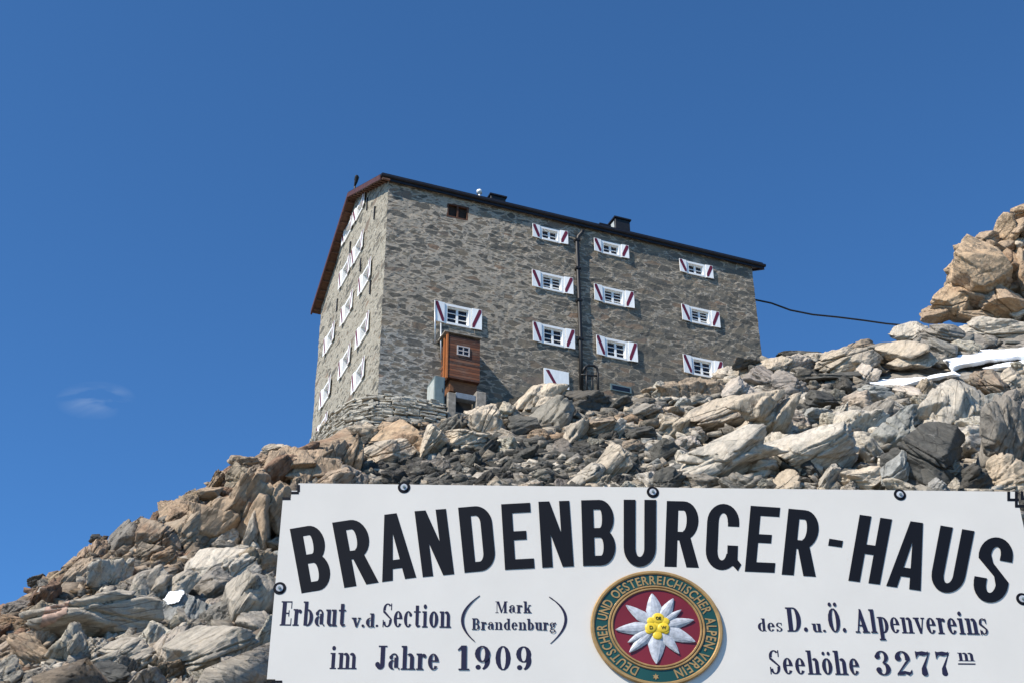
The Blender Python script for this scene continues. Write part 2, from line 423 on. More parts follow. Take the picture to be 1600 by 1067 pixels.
xs = _axis(-40, 46, .32, 0); ys = np.r_[np.arange(-2400, -60, 300), np.arange(-60, -10, 8), np.arange(-10, 22, .5), np.arange(22, 66, .25), np.arange(66, 96, 1.5), 96 + np.array([2, 5, 10, 20, 45, 100, 220, 500, 1100, 2400.])]
GX, GY = np.meshgrid(xs, ys); gz = zt(GX.ravel(), GY.ravel())
P3 = np.c_[GX.ravel(), GY.ravel(), gz]
amp = np.clip((GY.ravel() - 6) / 20, .15, 1) * np.clip((120 - np.abs(GY.ravel())) / 60, 0, 1)
# keep the terrace right against the hut walls calm
rel = P3[:, :2] - HC[:2]; hu = rel @ HD[:2]; hw = rel @ HN[:2]
near_hut = (hu > -.5) & (hu < 19) & (hw > -.8) & (hw < 12)
amp = np.where(near_hut, .15, amp)
gz = gz + amp * (.35 * fbm(P3 * .45, 3, 3) + .18 * np.abs(fbm(P3 * 1.3, 9, 3)) - .40)
nx_, ny_ = len(xs), len(ys)
idx = np.arange(nx_ * ny_).reshape(ny_, nx_)
TF = np.stack([idx[:-1, :-1], idx[:-1, 1:], idx[1:, 1:], idx[1:, :-1]], -1).reshape(-1, 4)

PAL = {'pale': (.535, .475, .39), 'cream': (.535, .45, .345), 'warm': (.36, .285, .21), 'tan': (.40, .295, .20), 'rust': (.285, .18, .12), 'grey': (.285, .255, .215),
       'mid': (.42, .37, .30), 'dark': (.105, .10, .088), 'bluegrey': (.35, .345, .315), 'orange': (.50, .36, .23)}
def pick(opts):
    t = random.random() * sum(w for _, w, *_ in opts)
    for o in opts:
        t -= o[1]
        if t <= 0: return o
    return opts[-1]
def ridge_y(px):
    return np.interp(px, [-100, 0, 60, 150, 250, 320, 380, 440, 490, 560], [1022, 966, 916, 850, 800, 756, 718, 708, 702, 690])
def region(px, py):
    if px < 560:
        d = py - ridge_y(px)
        if d < 95 + 30 * math.sin(px * .03): return [('rust', .2, .5), ('tan', .34, .4), ('warm', .3, .3), ('grey', .16, .1)]
        return [('mid', .4, .2), ('warm', .2, .3), ('pale', .15, .1), ('grey', .2, .1), ('bluegrey', .05, 0)]
    if px > 1440 and py < 505: return [('orange', .6, .5), ('tan', .4, .5)]
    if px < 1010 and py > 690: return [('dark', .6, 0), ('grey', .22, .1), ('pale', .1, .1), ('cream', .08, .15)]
    if px < 1010: return [('cream', .3, .2), ('tan', .2, .5), ('dark', .25, 0), ('grey', .25, .1)]
    if 1180 < px < 1330 and 560 < py < 660: return [('dark', .3, 0), ('grey', .35, .05), ('pale', .35, .1)]
    return [('pale', .55, .08), ('cream', .18, .2), ('grey', .17, .05), ('dark', .06, 0), ('bluegrey', .06, 0)]

def set_col(me, cols):
    a = me.color_attributes.new('Col', 'FLOAT_COLOR', 'POINT'); a.data.foreach_set('color', np.asarray(cols, np.float32).ravel())
T = np.c_[GX.ravel(), GY.ravel(), gz]
tm = np_mesh('hillside', T, TF)
tpx, tpy = proj(np.where((T @ CF)[:, None] > 1, T, [0, 10, 5]))
tcol = np.zeros((len(T), 4))
cn = fbm(T * .5, 77, 2)
for name, c in PAL.items(): pass
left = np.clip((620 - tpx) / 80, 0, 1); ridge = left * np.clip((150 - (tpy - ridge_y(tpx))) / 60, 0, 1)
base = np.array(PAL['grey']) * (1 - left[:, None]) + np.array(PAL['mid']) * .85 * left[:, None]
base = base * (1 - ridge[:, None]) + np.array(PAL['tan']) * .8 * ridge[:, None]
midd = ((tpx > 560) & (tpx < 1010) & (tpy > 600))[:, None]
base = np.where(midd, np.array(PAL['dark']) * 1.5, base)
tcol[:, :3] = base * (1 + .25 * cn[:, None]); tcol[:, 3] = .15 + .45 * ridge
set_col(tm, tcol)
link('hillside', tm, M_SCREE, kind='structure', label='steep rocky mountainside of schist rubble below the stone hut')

# ------------------------------------------------------------------ rocks
def ico(sub):
    bm = bmesh.new(); bmesh.ops.create_icosphere(bm, subdivisions=sub, radius=1)
    V = np.array([v.co[:] for v in bm.verts]); F = np.array([[v.index for v in f.verts] for f in bm.faces]); bm.free(); return V, F
ICO = {s: ico(s) for s in (3, 5, 6)}
def rock_verts(seed, dims=(1, .8, .6), npl=14, strata=.05, rough=.05, sub=5, k=26, cracks=4, freq=6, faults=11):
    """faceted schist block: intersection of planes, broken by joints and layered along local z"""
    r = np.random.default_rng(seed); Uv, F = ICO[sub]; dims = np.array(dims, float)
    nrm = [np.array(a, float) for a in ((1, 0, 0), (-1, 0, 0), (0, 1, 0), (0, -1, 0), (0, 0, 1), (0, 0, -1))]
    nrm = [a + r.normal(0, .28, 3) for a in nrm] + [r.normal(0, 1, 3) for _ in range(npl)]
    acc = 0
    for i, a in enumerate(nrm):
        a = a / np.linalg.norm(a)
        sup = np.linalg.norm(a * dims) if i >= 6 else np.abs(a * dims).sum() * .8
        d = sup * (r.uniform(.62, 1.0) if i >= 6 else r.uniform(.75, 1.05))
        acc = acc + np.maximum(Uv @ a / d, 0) ** (k * 2)
    rad = acc ** (-1 / (k * 2)); p = Uv * rad[:, None]
    q = p / dims.mean()
    off = r.uniform(-50, 50, 3)
    side = np.sqrt(np.clip(1 - (Uv[:, 2]) ** 2, 0, 1))
    t = (q[:, 2] + .05 * fbm(q * 1.0 + off, seed, 2)) * freq
    lay = _hash(np.floor(t).astype(np.int64), np.zeros(len(t), np.int64), np.zeros(len(t), np.int64), seed)
    lay2 = vnoise(np.c_[np.floor(t) * 7.7, q[:, 0] * 1.5, q[:, 1] * 1.5] + off, seed + 5)
    disp = strata * side * ((lay - .5) * 1.5 + lay2 * .3)
    # joints: one side of a plane broken back by a step; a chip leaves a flat scar
    joints = [r.normal(0, 1, 3) for _ in range(2)]
    for c in range(faults):
        a = np.array([r.normal(0, .25), r.normal(0, .25), 1]) if c % 3 == 0 else joints[c % 2] + r.normal(0, .25, 3)
        a /= np.linalg.norm(a); e = q @ a - r.uniform(-.55, .55) + .025 * vnoise(q * 4 + off, seed + 60 + c)
        msk = np.clip(vnoise(q * .9 + off + c * 5.1, seed + 80 + c) * 3 + .6, 0, 1)
        disp += r.uniform(-.13, .13) * msk * np.clip(e * 34, -.5, .5)
    disp += rough * fbm(q * 1.3 + off, seed + 1, 2, .5) * .25 + rough * .4 * fbm(q * 5 + off, seed + 2, 3, .6)
    for c in range(cracks):
        a = joints[c % 2] + r.normal(0, .3, 3) if c % 2 else np.array([r.normal(0, .2), r.normal(0, .2), 1]); a /= np.linalg.norm(a)
        dist = np.abs(q @ a + .03 * vnoise(q * 3 + off, seed + 20 + c) - r.uniform(-.45, .45))
        disp -= .15 * np.exp(-(dist / .024) ** 2)
    p = p * (1 + disp)[:, None]
    return p, F
def slab_stack(seed, n, dims, sub=5, **kw):
    """bedrock broken into n parallel plates along local z"""
    r = np.random.default_rng(seed); VV = []; FF = []; z = 0; c = 0
    for i in range(n):
        th = r.uniform(.5, 1.4) * dims[2] / n; dd = (dims[0] * r.uniform(.6, 1.1), dims[1] * r.uniform(.6, 1.1), th * 1.25)
        V, F = rock_verts(seed * 31 + i, dd, 8, .05, .03, sub, 24, 1, 5, 5)
        an = r.normal(0, .06); V = V @ np.array([[1, 0, an], [0, 1, r.normal(0, .06)], [-an, 0, 1]]).T
        V = V + np.array([r.normal(0, .22) * dims[0], r.normal(0, .15) * dims[1], z + th]); z += 2 * th * .82
        VV.append(V); FF.append(F + c); c += len(V)
    V = np.vstack(VV); V[:, 2] -= z / 2
    return V, np.vstack(FF)
def basis(zax, spin=0):
    z = np.asarray(zax, float); z /= np.linalg.norm(z)
    x = np.cross([0, 1, .2], z); x /= np.linalg.norm(x); y = np.cross(z, x)
    B = np.c_[x, y, z]; c, s = math.cos(spin), math.sin(spin)
    return B @ np.array([[c, -s, 0], [s, c, 0], [0, 0, 1]])

hero_count = 0
def hero(name, px, py, w, h, pal, rust, label, cat='boulder', fol=(-.75, -.3, .6), Y=None, depth=1.0, roll=0, seed=None, dims=(1, .8, .6), strata=.06, rough=.05, npl=12, cracks=3, freq=6, group=None, k=26, sink=.32, spin=None, slabs=0):
    """a named rock: px,py,w,h are its size in the photograph, turned into metres at its distance on the hillside"""
    global hero_count
    hero_count += 1; seed = seed or 1000 + hero_count
    if slabs: V, F = slab_stack(seed, slabs, dims)
    else: V, F = rock_verts(seed, dims, npl, strata, rough, 6 if w * h > 3000 else 5, k, cracks, freq)
    B = basis(fol, random.uniform(-.4, .4) if spin is None else spin); Vw = V @ B.T
    if roll:
        a = R_(roll); A = CF; K = np.array([[0, -A[2], A[1]], [A[2], 0, -A[0]], [-A[1], A[0], 0]])
        Rm = np.eye(3) + math.sin(a) * K + (1 - math.cos(a)) * K @ K; Vw = Vw @ Rm.T; B = Rm @ B
    # distance: where the foot of the rock meets the hillside
    if Y is None:
        P = None; yy = min(py + h * sink, 1090)
        while P is None: P = hit(px, yy); yy += 2
        py = max(py, yy - 2 - h * sink)      # a rock on the skyline sits down on the ground
        dist = P @ CF
    else: dist = at(px, py, Y) @ CF
    ctr = ray(px, py) * dist
    ex, eu, ef = Vw @ CR, Vw @ CU, Vw @ CF
    sx = w * dist / FPX / np.ptp(ex); su = h * dist / FPX / np.ptp(eu); sf = depth * (w + h) / 2 * dist / FPX / np.ptp(ef)
    Vw = np.outer((ex - (ex.max() + ex.min()) / 2) * sx, CR) + np.outer((eu - (eu.max() + eu.min()) / 2) * su, CU) + np.outer((ef - (ef.max() + ef.min()) / 2) * sf, CF)
    # mesh is stored in the foliation frame so the layering texture follows the rock
    me = np_mesh(name, Vw @ B, F)
    o = link(name, me, M_ROCK, None, label=label, cat=cat, group=group)
    o.matrix_world = Matrix.Translation(Vector(ctr)) @ Matrix([list(B[i]) + [0] for i in range(3)] + [[0, 0, 0, 1]])
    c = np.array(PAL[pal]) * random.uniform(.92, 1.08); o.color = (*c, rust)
    return o
# ------------------------------------------------------------------ named rocks
CR_ = dict(cat='rock')
# left foreground
hero('rock_slab', 145, 968, 222, 98, 'mid', .22, 'big flat grey slab with a faded red trail mark, lying at lower left', roll=-14, fol=(.1, -.35, .95), dims=(1.5, 1, .5), depth=.55, strata=.05, k=34, spin=.2, freq=4)
hero('boulder', 152, 1056, 110, 46, 'dark', 0, 'dark charcoal boulder cut by the bottom edge, below the big flat slab', fol=(.2, -.5, .8), dims=(1.2, .8, .6))
hero('boulder', 330, 1020, 150, 92, 'mid', .1, 'large jointed grey boulder beside the lower left edge of the sign', fol=(-.55, -.2, .8), dims=(1.2, 1, .7))
hero('boulder', 200, 1024, 120, 58, 'mid', .1, 'grey streaked boulder right under the tip of the big flat slab', fol=(-.4, -.4, .8), roll=-12, slabs=4)
hero('rock_outcrop', 385, 935, 95, 100, 'mid', .15, 'cracked grey outcrop touching the left edge of the sign', fol=(-.8, -.2, .4), dims=(1, 1, .8), slabs=4)
hero('rock_outcrop', 255, 925, 120, 82, 'mid', .25, 'grey brown leaning outcrop above the tip of the big flat slab', fol=(-.8, -.3, .5), roll=-10, slabs=5)
hero('rock_slab', 225, 905, 100, 40, 'warm', .25, 'long thin brown ledge leaning behind the big flat slab', fol=(-.6, -.2, .8), roll=-24, dims=(1.5, .8, .4))
hero('rock_slab', 350, 885, 130, 62, 'pale', .12, 'pale tilted slab halfway down the left slope', fol=(-.6, -.3, .7), roll=-20, dims=(1.5, 1, .5))
hero('rock_outcrop', 398, 795, 120, 130, 'tan', .5, 'tall rust brown outcrop of steep parallel layers left of the sign corner', fol=(-.85, -.2, .42), dims=(1.1, 1, .9), strata=.12, freq=9, roll=4, slabs=8)
hero('rock_outcrop', 335, 812, 90, 82, 'tan', .45, 'tan layered outcrop just under the left skyline', fol=(-.8, -.2, .5), strata=.1, freq=8, slabs=6)
hero('boulder', 252, 838, 72, 62, 'warm', .6, 'dark rust boulder with a shaded front on the left ridge', fol=(-.6, -.4, .5))
hero('boulder', 318, 775, 62, 28, 'tan', .4, 'flat tan boulder on the middle of the left skyline', fol=(-.3, -.2, .9), dims=(1.3, 1, .5))
hero('boulder', 382, 725, 58, 30, 'warm', .5, 'brown cap boulder on the skyline two rocks left of the hut', fol=(-.3, -.3, .9), dims=(1.2, 1, .5))
hero('boulder', 152, 832, 26, 18, 'dark', .3, 'small dark knob standing on the left skyline', fol=(-.3, -.3, .9))
hero('boulder', 60, 895, 32, 24, 'dark', .4, 'small dark boulder on the skyline near the left border', fol=(-.3, -.3, .9))
hero('rock_outcrop', 475, 728, 130, 62, 'tan', .35, 'broad tan outcrop in vertical folds at the foot of the gable wall', fol=(-.9, -.3, .25), strata=.1, freq=10, dims=(1.6, 1, .8), roll=-6, slabs=9)
hero('rock_slab', 436, 708, 62, 30, 'cream', .2, 'cream topped rounded slab on the skyline just left of the hut', fol=(-.3, -.3, .9), roll=-8)
hero('rock_slab', 525, 722, 40, 72, 'warm', .35, 'tall leaning brown slab, left one of the leaning pair below the dry wall', fol=(-.92, -.25, .3), roll=14, dims=(1, 1, .5))
hero('rock_slab', 552, 716, 38, 78, 'tan', .5, 'tall leaning rust slab, right one of the leaning pair below the dry wall', fol=(-.92, -.25, .3), roll=16, dims=(1, 1, .5))
# below the hut
hero('boulder', 618, 683, 108, 54, 'orange', .7, 'rounded orange boulder under the curved dry stone wall', fol=(-.5, -.4, .7), k=16)
hero('boulder', 640, 697, 58, 44, 'orange', .6, 'orange wedge leaning on the rounded orange boulder', fol=(-.8, -.3, .5), roll=-28, dims=(1.3, .8, .6))
hero('boulder', 607, 710, 88, 50, 'cream', .45, 'buff boulder with a rusty face in front of the orange boulder', fol=(-.5, -.4, .7))
hero('boulder', 678, 694, 50, 66, 'cream', .25, 'pale upright split boulder below the grey cabinet', fol=(-.9, -.3, .3), roll=12)
hero('boulder', 735, 690, 86, 44, 'cream', .2, 'low cream boulder below the concrete entrance', fol=(-.5, -.4, .7))
hero('boulder', 756, 662, 66, 62, 'cream', .2, 'big cream block right below the wooden porch', fol=(-.7, -.5, .5), k=30)
hero('rock_slab', 713, 655, 34, 20, 'tan', .3, 'little tan slab tilted against the concrete entrance', roll=-22, fol=(-.3, -.2, .9))
hero('rock_outcrop', 840, 628, 98, 62, 'cream', .3, 'cream outcrop of steep slanting layers in front of the cellar shutter', fol=(-.8, -.35, .5), strata=.12, freq=7, roll=-4, sink=.2, slabs=6)
hero('boulder', 815, 668, 60, 40, 'dark', .1, 'dark block under the slanting cream outcrop', fol=(-.3, -.5, .8))
hero('boulder', 935, 672, 70, 44, 'warm', .15, 'grey brown boulder below the drainpipe foot', fol=(-.5, -.5, .7))
hero('boulder', 962, 672, 36, 40, 'pale', .05, 'pale upright wedge right of the grey brown boulder', fol=(-.8, -.4, .4), roll=18)
hero('boulder', 948, 722, 80, 66, 'cream', .2, 'pale jointed boulder just above the middle of the sign top', fol=(-.6, -.5, .6))
hero('boulder', 915, 745, 62, 46, 'mid', .1, 'grey blocky boulder resting near the top edge of the sign', fol=(-.6, -.5, .6))
hero('boulder', 1000, 680, 54, 30, 'dark', .05, 'dark flat faced boulder shaded among the pale rocks', fol=(-.1, -.3, .95), dims=(1.2, 1, .6))
hero('boulder', 990, 700, 40, 30, 'warm', .55, 'brown stained block under the dark flat faced boulder', fol=(-.4, -.5, .7))
hero('boulder', 1008, 646, 62, 34, 'grey', .1, 'grey boulder with a pale top below the hut terrace', fol=(-.5, -.5, .7))
hero('boulder', 1045, 748, 52, 44, 'dark', .0, 'dark grey boulder behind the middle bolt of the sign', fol=(-.5, -.5, .7))
# the big blocks right of the hut terrace
hero('rock_outcrop', 1094, 627, 186, 78, 'warm', .35, 'brown fluted rock block covering the lowest right window of the hut', fol=(-.95, -.25, .1), strata=.09, freq=11, dims=(1.6, .9, .8), k=34, npl=6, roll=-8, Y=50.6, depth=.5, sink=.2)
hero('boulder', 1118, 650, 130, 66, 'cream', .5, 'cream boulder with an ochre left side under the fluted block', fol=(-.6, -.45, .6), depth=.8)
hero('rock_slab', 1190, 655, 120, 96, 'cream', .3, 'cream slab with diagonal cracks in the middle of the right slope', fol=(-.75, -.4, .5), roll=-18, dims=(1.5, 1, .7), depth=.7, slabs=4)
hero('rock_outcrop', 1130, 712, 200, 104, 'pale', .12, 'broad pale bedrock face above the right half of the sign', fol=(-.6, -.6, .6), depth=.6, dims=(1.5, 1, .8), slabs=4)
hero('rock_outcrop', 1270, 702, 150, 92, 'pale', .12, 'pale smooth bedrock shoulder left of the big dark boulder', fol=(-.6, -.6, .6), depth=.6, dims=(1.5, 1, .8))
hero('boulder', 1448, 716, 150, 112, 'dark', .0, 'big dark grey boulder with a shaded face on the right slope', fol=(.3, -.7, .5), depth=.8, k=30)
hero('boulder', 1398, 738, 56, 72, 'bluegrey', .0, 'pale blue grey slab added as the sunlit left face of the big dark boulder', fol=(-.7, -.6, .4), roll=12, k=40)  # separate pale rock, the boulder's sunlit left face put into its colour
hero('boulder', 1350, 750, 80, 44, 'cream', .1, 'cream boulder with a dark front, left of the blue grey slab', fol=(-.4, -.6, .6))
hero('rock_outcrop', 1570, 690, 90, 150, 'grey', .1, 'grey fluted outcrop at the right border above the sign', fol=(-.9, -.35, .2), strata=.09, freq=11, depth=.7, slabs=7)
hero('boulder', 1492, 634, 165, 86, 'pale', .15, 'large pale ribbed boulder below the lower snow strip', fol=(-.85, -.4, .3), roll=-14, dims=(1.4, 1, .8), depth=.7, slabs=6)
hero('boulder', 1540, 607, 62, 62, 'warm', .6, 'rounded boulder with a dark brown face beside the ribbed boulder', fol=(.3, -.7, .4), k=16)
hero('boulder', 1583, 596, 50, 46, 'cream', .2, 'cream boulder at the right border under the upper snow', fol=(-.4, -.5, .7))
hero('rock_outcrop', 1325, 566, 112, 50, 'cream', .2, 'cream rounded outcrop on the rise between hut and snow', fol=(-.6, -.4, .6), k=15)
hero('rock_outcrop', 1425, 556, 105, 50, 'cream', .2, 'pinkish cream jointed outcrop left of the upper snow', fol=(-.6, -.4, .6), k=16, slabs=3)
hero('boulder', 1278, 628, 64, 40, 'dark', .1, 'dark boulder with a sharp top at the centre of the right rubble', fol=(.1, -.5, .8), roll=10)
hero('rock_slab', 1298, 592, 92, 26, 'dark', .2, 'dark flat slab lying on the right rubble below the skyline', fol=(0, -.2, 1), dims=(1.5, 1, .4), roll=6)
hero('boulder', 1368, 615, 56, 30, 'bluegrey', 0, 'small blue grey boulder just below the tip of the snow strip', fol=(-.2, -.4, .9))
hero('boulder', 1275, 652, 52, 34, 'bluegrey', 0, 'pale grey cube shaped block under the sharp dark boulder', fol=(-.2, -.5, .8))
hero('boulder', 1164, 568, 46, 22, 'dark', .5, 'dark brown flat block by the right end of the hut', fol=(-.1, -.2, 1), dims=(1.3, 1, .6), Y=52.5)
hero('boulder', 1205, 575, 66, 40, 'cream', .35, 'cream block with a brown shadowed notch near the right end of the hut', fol=(-.8, -.4, .4))
hero('rock_slab', 1248, 548, 70, 14, 'dark', .2, 'thin dark slab on the skyline right of the hut', fol=(0, -.1, 1), dims=(1.6, 1, .4))
hero('boulder', 1347, 541, 44, 24, 'warm', .4, 'brown boulder on the skyline between the hut and the crag', fol=(-.2, -.3, .9), Y=58)
# bedrock and crag at the right
hero('rock_outcrop', 1470, 530, 76, 48, 'grey', .05, 'grey shaded knob left of the upper snow', fol=(.2, -.5, .6), Y=56.5)
hero('rock_outcrop', 1428, 523, 90, 42, 'pale', .15, 'pale split ledge where the cable touches down', fol=(-.6, -.4, .6), Y=58.5, roll=-12)
hero('rock_ledge', 1555, 522, 170, 56, 'pale', .05, 'long pale ledge under the orange crag', fol=(-.2, -.5, .8), Y=58.5, dims=(2, 1, .6), k=18)
crag = 'blocks of the orange crag'
rc = random.Random(8)
for (px, py, w, h, pal, ru, lab, fol, rl, kk) in (
    (1522, 424, 86, 106, 'orange', .35, 'largest smooth buff block on the left face of the orange crag', (-.3, -.8, .3), 22, 30),
    (1512, 390, 40, 28, 'orange', .3, 'small capstone on the shoulder of the orange crag', (-.2, -.3, .9), 0, 24),
    (1482, 468, 62, 46, 'orange', .45, 'buff block overhanging the lower left corner of the orange crag', (-.3, -.6, .6), -12, 26),
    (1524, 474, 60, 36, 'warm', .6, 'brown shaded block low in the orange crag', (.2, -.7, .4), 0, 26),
    (1467, 492, 50, 26, 'tan', .4, 'dark undercut block at the left foot of the orange crag', (0, -.3, .9), -4, 26),
    (1520, 496, 62, 20, 'tan', .3, 'low tan slab at the middle foot of the orange crag', (0, -.3, .9), 4, 26),
    (1542, 378, 36, 30, 'tan', .3, 'tan round topped block left of the summit of the orange crag', (-.4, -.4, .8), 0, 22),
    (1572, 362, 38, 52, 'orange', .3, 'tall split block near the top of the orange crag', (-.8, -.5, .2), 4, 30),
    (1604, 334, 42, 30, 'orange', .6, 'rusty overhanging tip at the top right of the orange crag', (-.2, -.3, .9), 14, 30),
    (1594, 388, 34, 36, 'cream', .2, 'pale block at the right border of the orange crag', (-.5, -.6, .5), 10, 30),
    (1570, 415, 42, 50, 'orange', .75, 'most orange block in the middle of the orange crag', (-.5, -.7, .4), 16, 30),
    (1594, 432, 46, 78, 'tan', .55, 'tall brown leaning slab at the right border of the orange crag', (-.8, -.5, .3), 24, 30),
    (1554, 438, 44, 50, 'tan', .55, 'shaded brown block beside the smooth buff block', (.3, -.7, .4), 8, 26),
    (1560, 476, 74, 62, 'tan', .5, 'brown block with bright left edge at the right foot of the orange crag', (.1, -.8, .4), 18, 30),
    (1592, 488, 40, 30, 'pale', .1, 'small grey block at the right foot of the orange crag', (-.4, -.5, .7), 12, 30)):
    hero('crag_block', px, py, w * 1.12, h * 1.12, pal, ru, lab, 'rock', fol=fol, roll=rl, Y=60.0 + (py < 400) * .8, depth=1.3, k=kk, rough=.035, strata=.03, group=crag, cracks=1)
for px, py in ((1500, 440), (1492, 418), (1535, 405), (1556, 398), (1574, 385), (1586, 410), (1540, 455), (1545, 492), (1575, 452), (1604, 405), (1608, 365), (1590, 358), (1606, 470), (1578, 500), (1505, 482), (1616, 440)):
    w = rc.uniform(26, 44); h = w * rc.uniform(.7, 1.3)
    hero('crag_block', px, py, w, h, rc.choice(('orange', 'tan', 'tan', 'warm')), rc.uniform(.2, .6), 'small tan filler block wedged between the big blocks of the orange crag', 'rock', fol=(rc.uniform(-.9, .2), -.5, rc.uniform(.2, .8)), roll=rc.uniform(-10, 25), Y=60.4, depth=1.5, k=30, rough=.035, strata=.03, group='small blocks of the orange crag', cracks=1)
for px, py, w, h in ((1640, 395, 90, 120), (1690, 440, 110, 110), (1650, 470, 110, 80), (1740, 490, 130, 90), (1650, 340, 60, 60)):
    hero('crag_block', px, py, w, h, rc.choice(('orange', 'tan')), .4, 'tan block continuing the orange crag beyond the right border', 'rock', fol=(rc.uniform(-.9, .2), -.5, rc.uniform(.2, .8)), Y=60.8, depth=1.5, k=30, rough=.035, strata=.03, group='crag blocks beyond the border', cracks=1)
hero('crag_core', 1585, 455, 130, 150, 'tan', .5, 'shadowed inner rock between the blocks of the orange crag', 'rock', fol=(-.5, -.6, .5), Y=62.5, depth=1.0, dims=(1, 1, 1))
# ------------------------------------------------------------------ countable boulders scattered on the hillside
PRO = []
for i in range(36):
    r = random.Random(500 + i); flat = r.random()
    dims = (1.15, .85, .32 + .45 * flat)
    V, F = rock_verts(2000 + i, dims, 12, .07, .05, 5, 28, 4, r.choice((4, 6, 8)))
    V = V / (np.ptp(V, axis=0).max() / 2)
    PRO.append(np_mesh('boulder', V, F))
HERO_PX = []
for o in COL.objects:
    if o.get('category') in ('boulder', 'rock') and o.type == 'MESH':
        c = np.array(o.matrix_world.translation); q = proj(c)
        HERO_PX.append((q[0], q[1], max(o.dimensions) * .40 * FPX / (c @ CF)))
def free(px, py, s):
    # keep the hut front, the sign and the sky clear
    if px > 422 and py > 772: return False
    if 690 < px < 752 and py < 650: return False
    if 480 < px < 700 and py < 700 - s * .1: return False
    if 560 < px < 1010 and py > 690 and s > 40: return False
    if px > 1350 and abs(py - np.interp(px, [1350, 1500, 1600], [601, 582, 553])) < 24: return False
    return True
placed = list(HERO_PX)
LABELS = {
 ('ridge', 'rust'): 'rust brown boulder on the upper left ridge', ('ridge', 'tan'): 'tan weathered boulder on the upper left ridge', ('ridge', 'warm'): 'brown boulder on the upper left ridge', ('ridge', 'grey'): 'grey boulder among the brown rocks of the left ridge',
 ('left', 'mid'): 'grey boulder on the slope left of the sign', ('left', 'warm'): 'brownish boulder on the slope left of the sign', ('left', 'pale'): 'pale boulder on the slope left of the sign', ('left', 'grey'): 'dull dark grey boulder on the slope left of the sign', ('left', 'bluegrey'): 'blue grey boulder on the slope left of the sign',
 ('centre', 'dark'): 'dark slate boulder in the rubble between hut and sign', ('centre', 'grey'): 'grey boulder in the rubble between hut and sign', ('centre', 'pale'): 'pale boulder in the rubble between hut and sign', ('centre', 'cream'): 'cream boulder in the rubble between hut and sign', ('centre', 'tan'): 'tan boulder in the rubble between hut and sign',
 ('right', 'pale'): 'pale boulder on the slope right of the hut', ('right', 'cream'): 'cream boulder on the slope right of the hut', ('right', 'grey'): 'grey boulder on the slope right of the hut', ('right', 'dark'): 'dark boulder on the slope right of the hut', ('right', 'bluegrey'): 'blue grey boulder on the slope right of the hut'}
def top_y(px):
    if px < 560: return ridge_y(px) + 8
    return np.interp(px, [560, 700, 800, 900, 1000, 1100, 1190, 1340, 1440, 1600], [668, 662, 650, 640, 628, 600, 566, 556, 540, 535])
nb = 0; tries = 0
sizes = sorted([random.uniform(46, 74) for _ in range(95)] + [random.uniform(26, 46) for _ in range(200)], reverse=True)
for s in sizes:
    for _ in range(60):
        px = random.uniform(-10, 1610); y0 = top_y(px)
        y1 = 1075 if px < 425 else 775
        if random.random() > (1.0 if px < 425 else .62): continue
        py = random.uniform(y0, y1)
        if px < 560 and py < ridge_y(px) + s * .3: continue
        if not free(px, py, s): continue
        if any((px - a) ** 2 + ((py - b) * 1.25) ** 2 < (c * .62 + s * .30) ** 2 for a, b, c in placed): continue
        P = hit(px, py)
        if P is None: continue
        break
    else: continue
    placed.append((px, py, s * .5))
    pal, _, ru = pick(region(px, py))
    zone = 'ridge' if px < 560 and py - ridge_y(px) < 95 + 30 * math.sin(px * .03) else 'left' if px < 560 else 'centre' if px < 1010 else 'right'
    me = PRO[nb % 36]
    o = bpy.data.objects.new('boulder', me if me.users == 0 else me); COL.objects.link(o)
    if not me.materials: me.materials.append(M_ROCK)
    lab = LABELS.get((zone, pal), 'boulder on the slope right of the hut')
    tag(o, lab, 'boulder', lab.replace('boulder', 'boulders'))
    R = s / 2 * (P @ CF) / FPX * 1.25
    fol = np.array((-.75, -.3, .6)) if (zone in ('ridge', 'left') and random.random() < .75) or random.random() < .4 else np.array((random.gauss(0, .4), -.35, .9))
    B = basis(fol + np.array([random.gauss(0, .2) for _ in range(3)]), random.uniform(0, 6.28) if zone not in ('ridge',) else random.gauss(0, .5))
    sc = np.array([random.uniform(.85, 1.2), random.uniform(.85, 1.15), random.uniform(.8, 1.25)]) * R
    o.matrix_world = Matrix.Translation(Vector(P + np.array([0, 0, R * .12]))) @ Matrix([list(B[i] * sc) + [0] for i in range(3)] + [[0, 0, 0, 1]])
    c = np.array(PAL[pal]) * random.uniform(.85, 1.12) * np.array([random.uniform(.97, 1.04), 1, random.uniform(.95, 1.03)])
    o.color = (*c, min(1, max(0, ru + random.uniform(-.15, .15)))); nb += 1

# ------------------------------------------------------------------ small loose stones: nobody could count them
CH = []
for i in range(14):
    bm = bmesh.new(); r = random.Random(i)
    for a in (-1, 1):
        for b in (-1, 1):
            for c in (-1, 1): bm.verts.new((a * r.uniform(.55, 1.25), b * r.uniform(.4, .95), c * r.uniform(.14, .5)))
    bm.verts.new((r.choice((-1, 1)) * r.uniform(1.1, 1.5), r.uniform(-.4, .4), r.uniform(-.2, .2)))
    g = bmesh.ops.convex_hull(bm, input=bm.verts[:]); 
    bmesh.ops.delete(bm, geom=list({x for x in g['geom_interior'] + g['geom_unused'] if isinstance(x, bmesh.types.BMVert)}), context='VERTS')
    bmesh.ops.triangulate(bm, faces=bm.faces[:]); bm.verts.index_update()
    CH.append((np.array([v.co[:] for v in bm.verts]), np.array([[v.index for v in f.verts] for f in bm.faces]))); bm.free()
sv, sf, scn_c, nv = [], [], [], 0
